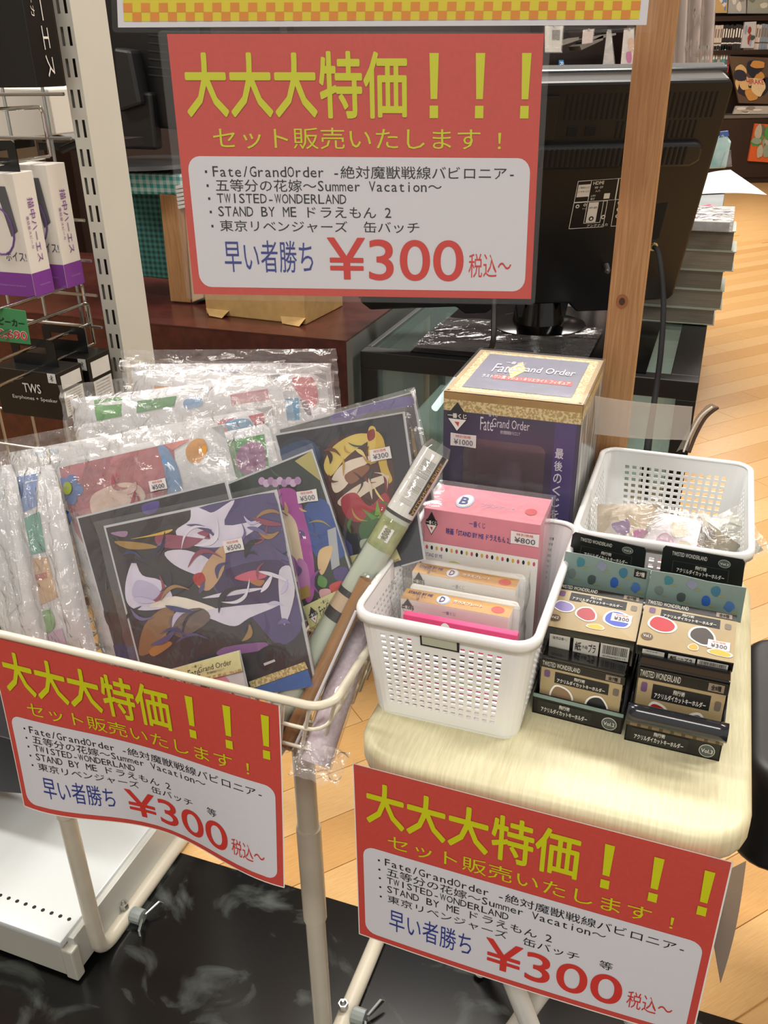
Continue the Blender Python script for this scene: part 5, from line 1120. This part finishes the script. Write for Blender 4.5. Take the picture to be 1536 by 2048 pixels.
# ports and connectors
m = MB(); c = TVS.uv(unp(1212, 530, tv(0, 0), TN)); p = TVS(*c); m.tube([p, p-TN*.014-Z*.004], .006, STEEL, n=12); m.tube([p-TN*.014-Z*.004, p-TN*.018-Z*.005], .0035, STEEL, n=10); m.build('aerial_socket', r)
m = MB(); m.prism([unp(x_, y_, tv(0, 0, -.0006), TN) for x_, y_ in ((1300, 410), (1336, 405), (1318, 475), (1290, 490))], TN*.0005, C('050506', .8)); m.build('port_recess', r)
hs = unz(1075, 655, SZ)
m = MB(); m.tube([hs, hs+Z*.010, hs+Z*.016], [.105, .10, .07], BLACKG, n=40); m.build('stand_base', r, smooth=.7)
m = MB(); nk = hs+Z*.012; m.tube([nk, nk+Z*.07], [.055, .045], BLACKG, n=28); m.prism([nk+XE*s*.05-XB*.03+Z*.02 for s in (-1, 1)]+[nk+XE*s*.06-XB*.03+Z*.08 for s in (1, -1)], XB*.02, BLACKG); m.build('stand_neck', r, smooth=.7)
# aerial cable
k0 = unp(1306, 492, tv(0, 0, -.012), TN); pts = [k0-TN*.004]
CBL = [(1318, 510), (1327, 600), (1322, 700), (1309, 800), (1296, 890), (1290, 960), (1286, 1060)]
for i, (x_, y_) in enumerate(CBL): pts.append(ff(x_, y_, 1.62-.10*i if i < 4 else 1.12-.02*i))
def cr(P, k=6):
    out = []
    for i in range(len(P)-1):
        a_, b_, c_, d_ = P[max(i-1, 0)], P[i], P[i+1], P[min(i+2, len(P)-1)]
        for j in range(k):
            t = j/k; out.append(.5*((2*b_)+(c_-a_)*t+(2*a_-5*b_+4*c_-d_)*t*t+(3*b_-a_-3*c_+d_)*t**3))
    return out+[P[-1]]
sp = cr(pts)
m = MB(); m.tube(sp, .0045, mat('cable_black', '0a0a0b', .8, spec=.2), n=8); r_ = tag(m.build('aerial_cable', smooth=1), 'black aerial cable plugged into the television, dropping past the wooden post', 'cable')
m = MB(); m.tube([k0+TN*.01, k0-TN*.003], .009, STEEL, n=12); m.tube([k0-TN*.003, sp[1]], .006, mat('brass', 'b09a6a', .3, 1), n=12); m.build('plug', r_)
m = MB(); m.tube(cr([ff(988, 560, 1.6), ff(988, 620, 1.58), ff(985, 690, 1.55), ff(970, 700, 1.6)]), .005, C('101012', .5), n=8); tag(m.build('power_cable', smooth=1), 'black power cable hanging under the television behind the navy carton', 'cable')

# ================================================================= WOODEN POST
WD = .985
wl, wr = ff(1238, 392, WD), ff(1309, 400, WD); u0_, u1_ = wl.dot(E1), wr.dot(E1)
r = thing('wooden_post', 'pine post standing behind the small table, carrying the signs', 'post', tuple(e((u0_+u1_)/2, WD, 0)))
m = MB(); m.fbox(u0_, u1_, WD, WD+.028, 0, 1.9, WOOD); m.build('timber', r, bevel=.0008)
m = MB(); S = Sf(e(u0_, WD-.0003, 1.9), e(u1_, WD-.0003, 1.9), e(u1_, WD-.0003, 0), e(u0_, WD-.0003, 0)); kv = S.px(1244, 603)
disc(m, S, kv[0], kv[1], .09, .0022, C('3f2415', .7), off=.0002); disc(m, S, kv[0], kv[1], .18, .0042, C('8a5530', .7), off=.0001); m.build('knot', r)

# ================================================================= BOOKS AND PAPERS BEHIND THE TELEVISION
BKC = ['6a655a', '736e62', '656055', '7a7466', '6d685c', '66615a']
bx0 = unz(1262, 655, SZ)
ys = [(647, 1255, 1432), (612, 1268, 1448), (578, 1262, 1448), (545, 1270, 1470), (512, 1268, 1468)]
base = unz(1340, 645, SZ+.003); bd = base.dot(SB); zc = SZ+.003; prev = None
for i in range(5):
    th = .040 if i else .034; pl_ = [unp(ys[i][1], ys[i][0], SB*bd, SB), unp(ys[i][2]-4, ys[i][0], SB*bd, SB)]
    u0b, u1b = pl_[0].dot(SE), pl_[1].dot(SE)
    r = thing('manga_volume', ['thick volume at the bottom of the book stack', 'thick volume second from the bottom of the book stack', 'thick volume in the middle of the book stack', 'thick volume second from the top of the book stack', 'thick grey volume under the shrink-wrapped one, top of the stack'][i], 'book', tuple(SE*((u0b+u1b)/2)+SB*bd+Z*zc), 'thick volumes stacked on the showcase')
    o = SE*u0b+SB*bd+Z*zc; wd = SE*(u1b-u0b)
    m = MB(); m.box(o+Z*.002+SB*.002, wd-SE*.003, SB*.12, Z*(th-.004), mat('page_block%d' % i, BKC[i], .8, var=.12, vs=14, stretch=((1, 1, 60), 0))); m.build('pages', r)
    m = MB(); m.box(o, wd, SB*.125, Z*.0018, C('8f988a')); m.box(o+Z*(th-.002), wd, SB*.125, Z*.0018, C('9ba495')); m.build('cover', r)
    zc += th
r = thing('wrapped_manga', 'shrink-wrapped volume with red and grey cover on top of the book stack', 'book', tuple(base+Z*(zc-SZ)))
o = SE*unp(1268, 500, SB*bd, SB).dot(SE)+SB*(bd-.01)+Z*zc; wd = SE*(unp(1452, 500, SB*bd, SB).dot(SE)-unp(1268, 500, SB*bd, SB).dot(SE))
m = MB(); m.box(o, wd, SB*.19, Z*.018, C('8f9596')); m.build('volume', r, bevel=.001)
Sx = Sf(o+Z*.018+SB*.19, o+wd+Z*.018+SB*.19, o+wd+Z*.018, o+Z*.018)
m = MB(); rect(m, Sx, .01, .01, .99, .99, C('cfc9bd'), off=.0004); rect(m, Sx, .72, .2, .93, .75, C('c05560'), off=.0007); rect(m, Sx, .52, .25, .7, .8, C('74777c'), off=.0007); txt(m, '東京', Sx, .74, .3, .91, .65, WHITE, bold=.02, off=.001); txt(m, 'GALT', Sx, .53, .3, .69, .7, WHITE, bold=.02, off=.001); m.build('cover_print', r)
m = MB(); m.box(o-SE*.004-SB*.004-Z*0, wd+SE*.01, SB*.2, Z*.0215, CRINK); m.build('shrink_wrap', r)
# rear low case carrying papers
RZt = .77; a5, b5 = unz(1330, 448, RZt), unz(1441, 446, RZt)
r = thing('rear_case', 'grey-lidded low case behind the book stack', 'case', tuple(V((a5.x, a5.y, 0))))
bk = SB*.9
m = MB(); o5 = V((b5.x, b5.y, 0))-SE*.75; m.box(o5, SE*.75, SB*1.0, Z*(RZt-.02), C('2a2c2d')); m.build('body', r, bevel=.003)
m = MB(); m.box(o5+Z*(RZt-.02), SE*.75, SB*1.0, Z*.02, mat('case_lid', '9aa3a6', .3, col2='6e7679', vs=3)); m.build('lid', r, bevel=.003)
pk = unz(1408, 428, RZt+.002); m = MB()
for dx, dy, rr in ((0, 0, .02), (.03, -.01, .018), (.012, .02, .02)): m.tube([pk+SE*dx+SB*dy, pk+SE*dx+SB*dy+Z*.008, pk+SE*dx+SB*dy+Z*.022, pk+SE*dx+SB*dy+Z*.03], [rr*.8, rr, rr*.8, rr*.2], C('d23a72'), n=12)
tag(m.build('pink_pouch', smooth=1), 'crumpled bright pink pouch on the grey case', 'pouch')
q = [unz(1395, 352, RZt+.004), unz(1461, 340, RZt+.004), unz(1534, 390, RZt-.01), unz(1400, 388, RZt+.004)]
S = Sf(*q); m = MB(); m.grid(lambda u, v: S(u, v, .006*math.sin(3*u)), 10, 6, C('e8eaee')); tag(m.build('white_sheet', solid=.0008), 'white paper sheet jutting out past the right of the television', 'paper')
tp = unz(1440, 338, RZt+.004); r = thing('teal_pack', 'crumpled teal and white packet standing behind the white sheet', 'packet', tuple(tp))
bx = SE; q = [unp(x_, y_, tp, SB) for x_, y_ in ((1412, 338), (1452, 336), (1462, 285), (1446, 264), (1432, 280))]
m = MB(); m.prism(q, SB*.06, mat('teal_pack', '86c0c4', .4, col2='d5e6e4', vs=8)); m.build('bag_body', r, bevel=.006)
q = [unp(x_, y_, tp, SB) for x_, y_ in ((1438, 276), (1458, 272), (1456, 262), (1440, 264))]; m = MB(); m.prism(q, SB*.03, C('3f62a8')); m.build('blue_label', r)
blk('clear_case', 'clear plastic case behind the teal packet edge', 'case', [(1440, 335), (1464, 333), (1462, 300), (1450, 305)], tp.dot(E2)-.02, .03, FILM)
# curled film with brown edge by the showcase side
m = MB(); c0 = [ff(x_, y_, .99) for x_, y_ in ((1378, 905), (1392, 870), (1412, 835), (1436, 815))]; c1 = [ff(x_, y_, 1.05) for x_, y_ in ((1352, 905), (1372, 868), (1392, 834), (1412, 812))]
m.grid(lambda u, v: (c0[round(v*3)]*(1-u)+c1[round(v*3)]*u)+E2*.01*math.sin(u*3), 4, 3, film('curl_film', .35, 'c9b6a0', bump=.2, refl=1)); m.tube(cr([p+E2*.001 for p in c0]), .0022, C('4a3426'), n=6)
m.tube(cr([p-E1*.006 for p in c0]), .0012, C('d8cfc6'), n=6)
tag(m.build('curled_film', smooth=1), 'curled strip of film with brown edge rising behind the back basket', 'film')
# ================================================================= BLACK BIN AT THE RIGHT
zt_ = .52; fr_ = unz(1530, 1560, zt_); sd0 = fr_.dot(E2); sd1 = unz(1523, 1262, zt_).dot(E2); su0 = .118
r = thing('black_stool', 'black padded stool with ribbed seat standing right of the small table', 'stool', tuple(e(su0+.19, (sd0+sd1)/2, 0)))
m = MB(); m.prism(rr_pts(su0, su0+.38, sd0, sd1, .05, zt_-.15), Z*.15, mat('stool_black', '100f10', .45)); m.build('seat', r, bevel=.02, smooth=.7, seg=4)
for i in range(22):
    d_ = sd0+.03+(sd1-sd0-.06)*i/22; m = MB(); m.tube([e(su0+.03, d_, zt_+.0005), e(su0+.35, d_, zt_+.0005)], .0035, mat('stool_rib', '241c18', .5), n=6); m.build('rib', r, smooth=1)
pc_ = e(su0+.30, (sd0+sd1)/2+.04, 0)
m = MB(); m.tube([pc_+Z*.02, pc_+Z*(zt_-.14)], .025, BLACKP, n=16); m.build('pedestal', r, smooth=.9)
m = MB(); m.tube([pc_, pc_+Z*.012, pc_+Z*.03], [.10, .095, .03], BLACKP, n=32); m.build('base', r, smooth=.6)
# ================================================================= FAR BOOKSHELVES
fb = unz(1490, 366, 0); FY = fb.y
SHB = mat('bookcase_brown', '2e1d14', .45, var=.1, vs=4)
X0, X1 = 1.2, fb.x+1.3
r = thing('bookcase', 'tall dark brown bookcase at the back of the shop', 'bookcase', ((X0+X1)/2, FY, 0))
zl = lambda y_, x_=1480, dy=0: unp(x_, y_, V((0, FY+dy, 0)), V((0, 1, 0))).z
m = MB(); m.abox(X0, X1, FY+.35, FY+.38, 0, 2.5, SHB); m.build('back_board', r)
zb1 = zl(232)
m = MB(); m.abox(X0, X1, FY, FY+.37, .06, zb1-.02, SHB); m.abox(X0, X1, FY+.03, FY+.37, 0, .06, SHB); m.build('plinth_cabinet', r)
m = MB(); m.abox(X0, X1, FY-.02, FY+.37, zb1-.02, zb1+.01, C('6b6560')); m.build('ledge', r)
for z_ in (zl(104), zl(36), zl(36)+.36):
    m = MB(); m.abox(X0, X1, FY+.04, FY+.36, z_-.025, z_+.02, SHB); m.build('shelf', r)
for x_ in (X0, X1-.03): m = MB(); m.abox(x_, x_+.03, FY+.03, FY+.36, zb1, 2.5, SHB); m.build('divider', r)
xw = lambda px_, y_=100: unp(px_, y_, V((0, FY+.08, 0)), V((0, 1, 0))).x
rnd = random.Random(11); pal = ['d8d2c6', 'c9c4bb', 'e0dcd2', '2c2a2a', '3a3836', 'b9a4a0', 'a8546a', '9aa6ae', 'd6c8a0', '6f7f88']
bk_tot = 0; proto = {}
def book(x_, z_, w_, h_, c, grp, lab, cat='book'):
    key = (c, round(w_, 3), round(h_, 2))
    m = MB(); m.abox(x_, x_+w_*.93, FY+.07, FY+.20, z_, z_+h_, C(c, .5)); m.abox(x_, x_+w_*.93, FY+.068, FY+.07, z_+h_*.25, z_+h_*.3, C('f0eee8' if c < '8' else '5a5048', .5)); m.abox(x_+w_*.2, x_+w_*.7, FY+.068, FY+.07, z_+h_*.5, z_+h_*.85, C('f0eee8' if c < '8' else '8a7a70', .5))
    tag(m.build('paperback'), lab, cat, grp)
rows = [(zl(104)+.02, 1424, 1540, .235, ['d8cfc6', '2a2828', '2e2c2c', '33302e', 'c9b8bc', 'e0d4cc', '8fa0b4', 'cfcac4', 'bdb8b2', 'd0ccc6'], 'paperbacks on the upper far shelf', 'upper'),
        (zb1+.012+.0, 1405, 1462, .26, ['5f8f8a', '6a9a98', '547f80', 'c04a58', '5f8888', '4f7878', 'b0a8a8'], 'teal-spined paperbacks on the lower far shelf', 'lower')]
for z_, p0_, p1_, h_, cc, grp, wh in rows:
    x_ = xw(p0_); i = 0
    zz_ = z_ if wh == 'upper' else zl(145)
    hh = h_
    while x_ < xw(p1_):
        w_ = .024+.006*rnd.random(); c = cc[int(i/3) % len(cc)] if wh == 'upper' else cc[i % len(cc)]
        book(x_, zz_, w_, hh*(.94+.06*rnd.random()), c, grp, 'thin paperback with %s spine in the row on the %s far shelf' % ({'2': 'black', '3': 'black', 'c0': 'red', '8f': 'blue', 'b0': 'grey'}.get(c[0] if c[0] in '23' else c[:2], 'teal' if wh == 'lower' else {'d8cfc6': 'cream', 'c9b8bc': 'pinkish', 'e0d4cc': 'pale pink', 'cfcac4': 'pale grey', 'bdb8b2': 'grey', 'd0ccc6': 'off-white'}.get(c, 'pale')), wh)); x_ += w_; i += 1
m = MB(); z0_ = zl(145)-.02; m.abox(X0, xw(1462), FY+.04, FY+.34, z0_-.02, z0_+.015, SHB); m.build('shelf', r)
def flatbook(name, lab, px4, dy, cols, cat='book', n_=5, seed=1, words=None):
    q = [unp(x_, y_, V((0, FY+dy, 0)), V((0, 1, 0))) for x_, y_ in px4]; S = Sf(*q); c = (q[2]+q[3])/2
    r = thing(name, lab, cat, tuple(c)); m = MB(); m.prism(q, V((0, .03, 0)), C(cols[0])); m.build('cover', r)
    m = MB(); rn = random.Random(seed)
    for i in range(n_):
        u, v = rn.uniform(.15, .85), rn.uniform(.15, .85); blob(m, S, u, v, rn.uniform(.08, .2), rn.uniform(.08, .2), cols[1+i % (len(cols)-1)], .002+.001*i, rim=False, seed=seed*7+i)
    if words: rect(m, S, .2, .45, .8, .6, C('cfae80'), off=.01); txt(m, words, S, .24, .47, .76, .58, C('b03a48'), bold=.03, off=.012)
    m.build('cover_print', r)
flatbook('display_book', 'face-out volume with orange and blue cover, top far shelf', [(1432, -30), (1456, -30), (1454, 26), (1430, 26)], .1, ['d8b87a', '6d9ad0', 'f0ece0'], seed=2)
flatbook('display_book', 'face-out pale volume beside the orange and blue one, top far shelf', [(1459, -30), (1493, -30), (1492, 27), (1456, 27)], .1, ['b9bcbc', 'e8e8e4', '8d9498'], seed=3)
flatbook('display_book', 'face-out grey-green volume at the right of the top far shelf', [(1497, -30), (1540, -30), (1540, 27), (1494, 27)], .1, ['a8b0a6', 'dfe2dc', '7a8680'], seed=4)
flatbook('display_book', 'face-out white volume with red print on the upper far shelf', [(1490, 44), (1513, 43), (1508, 96), (1482, 96)], .04, ['c9ccd4', 'a04038', '9aa6c0', '3b5a50'], seed=5)
flatbook('framed_poster', 'dark poster panel with gold and navy shapes on the far bookcase', [(1458, 112), (1545, 116), (1545, 208), (1478, 206)], -.02, ['5d4a3a', '23242f', 'd6b27c', '1e2030', 'c78f4a', 'dcc49a', '2a2a3a'], cat='poster', n_=16, seed=6, words='SHIRAKE')
flatbook('stacked_magazines', 'shrink-wrapped magazines lying along the ledge of the far bookcase', [(1472, 212), (1545, 212), (1545, 228), (1466, 228)], -.01, ['b7b4ac', 'd9d6ce', '8a867e'], cat='magazines', n_=6, seed=8)
flatbook('orange_poster', 'small orange poster on the cabinet front below the far bookcase', [(1510, 247), (1560, 250), (1556, 326), (1496, 322)], -.035, ['d9622c', '8fa08a', '4a9a4c', '6a6a58', 'b8b09a', 'c24a20'], cat='poster', n_=14, seed=9)
# side racks in the middle distance with hanging sleeves
r = thing('side_rack', 'dark brown display rack with sloping grey shelves beyond the television', 'rack', (.6, 4.4, 0))
YR = 4.2; pr = lambda x_, y_, dy=0: unp(x_, y_, V((0, YR+dy, 0)), V((0, 1, 0)))
m = MB(); m.abox(-1.6, 1.36, YR+.35, YR+.4, 0, 2.3, mat('rack_brown', '33211a', .5, var=.1, vs=3)); m.build('back_board', r)
for x_ in (-1.5, -.4, .70, 1.05, 1.33): m = MB(); m.abox(x_, x_+.03, YR, YR+.36, 0, 2.3, _M['rack_brown']); m.build('divider', r)
for (p0_, p1_, p2_, p3_) in (((1095, 92), (1158, 74), (1158, 80), (1098, 100)), ((1160, 92), (1207, 70), (1206, 80), (1163, 100)), ((1170, 78), (1232, 66), (1232, 70), (1172, 84))):
    m = MB(); m.prism([pr(*p, -.05) for p in (p0_, p1_, p2_, p3_)], V((0, .25, 0)), C('8f8a84')); m.build('shelf_edge', r)
def sleeve(lab, px4, dy, c, items=(), fm=True):
    q = [pr(x_, y_, dy) for x_, y_ in px4]; S = Sf(*q); r = thing('hanging_sleeve', lab, 'sleeve', tuple(q[2])); m = MB(); m.prism(q, V((0, .006, 0)), C(c)); m.build('insert', r)
    m = MB(); rect(m, S, -.04, -.04, 1.04, 1.04, CRINK, off=.01); m.build('plastic', r)
    m = MB(); tc_ = (q[0]+q[1])/2; m.tube([tc_-V((0, .01, 0)), V((tc_.x, YR+.36, tc_.z+.01))], .004, STEEL, n=6); m.build('hanger', r)
    if items: m = MB(); shapes(m, S, items, off=.003, step=.0008); m.build('print', r)
sleeve('hanging white printed sheet in plastic right of the sign edge', [(1090, 52), (1126, 52), (1122, 104), (1090, 104)], -.12, 'd9d6ce', [('5a5a58', 0, [(1104, 60), (1120, 60), (1119, 80), (1104, 80)])])
sleeve('hanging narrow glossy sleeve in the middle of the rack', [(1166, 60), (1188, 58), (1184, 85), (1164, 88)], -.12, 'd8c6c0')
sleeve('long hanging glossy sleeve with grey stripes on the rack', [(1214, 62), (1222, 62), (1230, 145), (1203, 152)], -.12, 'b5b2ae')
sleeve('hanging sleeve with magenta print beside the wooden post', [(1248, 60), (1268, 58), (1268, 128), (1240, 146)], -.14, 'd8cfc8', [('c2308c', 1, [(1252, 106), (1262, 104), (1262, 124), (1254, 124)]), ('d8a888', 1, [(1256, 80), (1266, 78), (1266, 100), (1258, 100)])])
q = [pr(x_, y_, -.1) for x_, y_ in ((1118, 120), (1127, 120), (1134, 157), (1118, 157))]; S = Sf(*q); m = MB(); m.prism(q, V((0, .01, 0)), C('2f7fc0')); o = tag(m.build('blue_tag'), 'small blue shelf tag hanging below the rack shelf', 'tag'); m = MB(); txt(m, 'REAL', S, .15, .1, .8, .95, WHITE, rot=90, off=.004); m.build('lettering', o)
# frosted plastic-wrapped stack right of the wooden post
q = [unp(x_, y_, V((0, 2.7, 0)), V((0, 1, 0))) for x_, y_ in ((1340, -160), (1440, -160), (1424, 160), (1330, 165))]; S = Sf(*q)
r = thing('hanging_plastic_sheet', 'greyish translucent plastic sheet hanging right of the wooden post', 'plastic sheet', tuple(q[2]))
m = MB(); m.grid(lambda u, v: S(u, v, .02*math.sin(u*22)*(.6+.4*math.sin(3*v))), 60, 10, film('frosted_plastic', .62, 'b3a59c', bump=.5, bs=8, rough=.25, refl=.9)); m.build('sheet', r, smooth=1)
m = MB(); rn = random.Random(5)
for cx_, cy_ in ((1392, 35), (1380, 100), (1400, 105)):
    for i in range(9): u, v = S.px(cx_+rn.uniform(-14, 14), cy_+rn.uniform(-16, 16)); m.poly([S(u+.02*math.cos(t)*rn.uniform(.4, 1), v+.04*math.sin(t)*rn.uniform(.4, 1), .025) for t in (0, 1, 2, 3, 4, 5)], C('6f625a'))
m.build('grey_print', r, kind='stuff')
m = MB(); m.tube([q[0]+Z*.01, q[1]+Z*.01], .008, BLACKP, n=8); m.tube([q[0]+Z*.01, V((q[0].x, q[0].y, 2.74))], .004, BLACKP, n=6); m.tube([q[1]+Z*.01, V((q[1].x, q[1].y, 2.74))], .004, BLACKP, n=6); m.build('hanging_rail', r)
for o in list(bpy.data.objects):
    if '_o' in o: del o['_o']
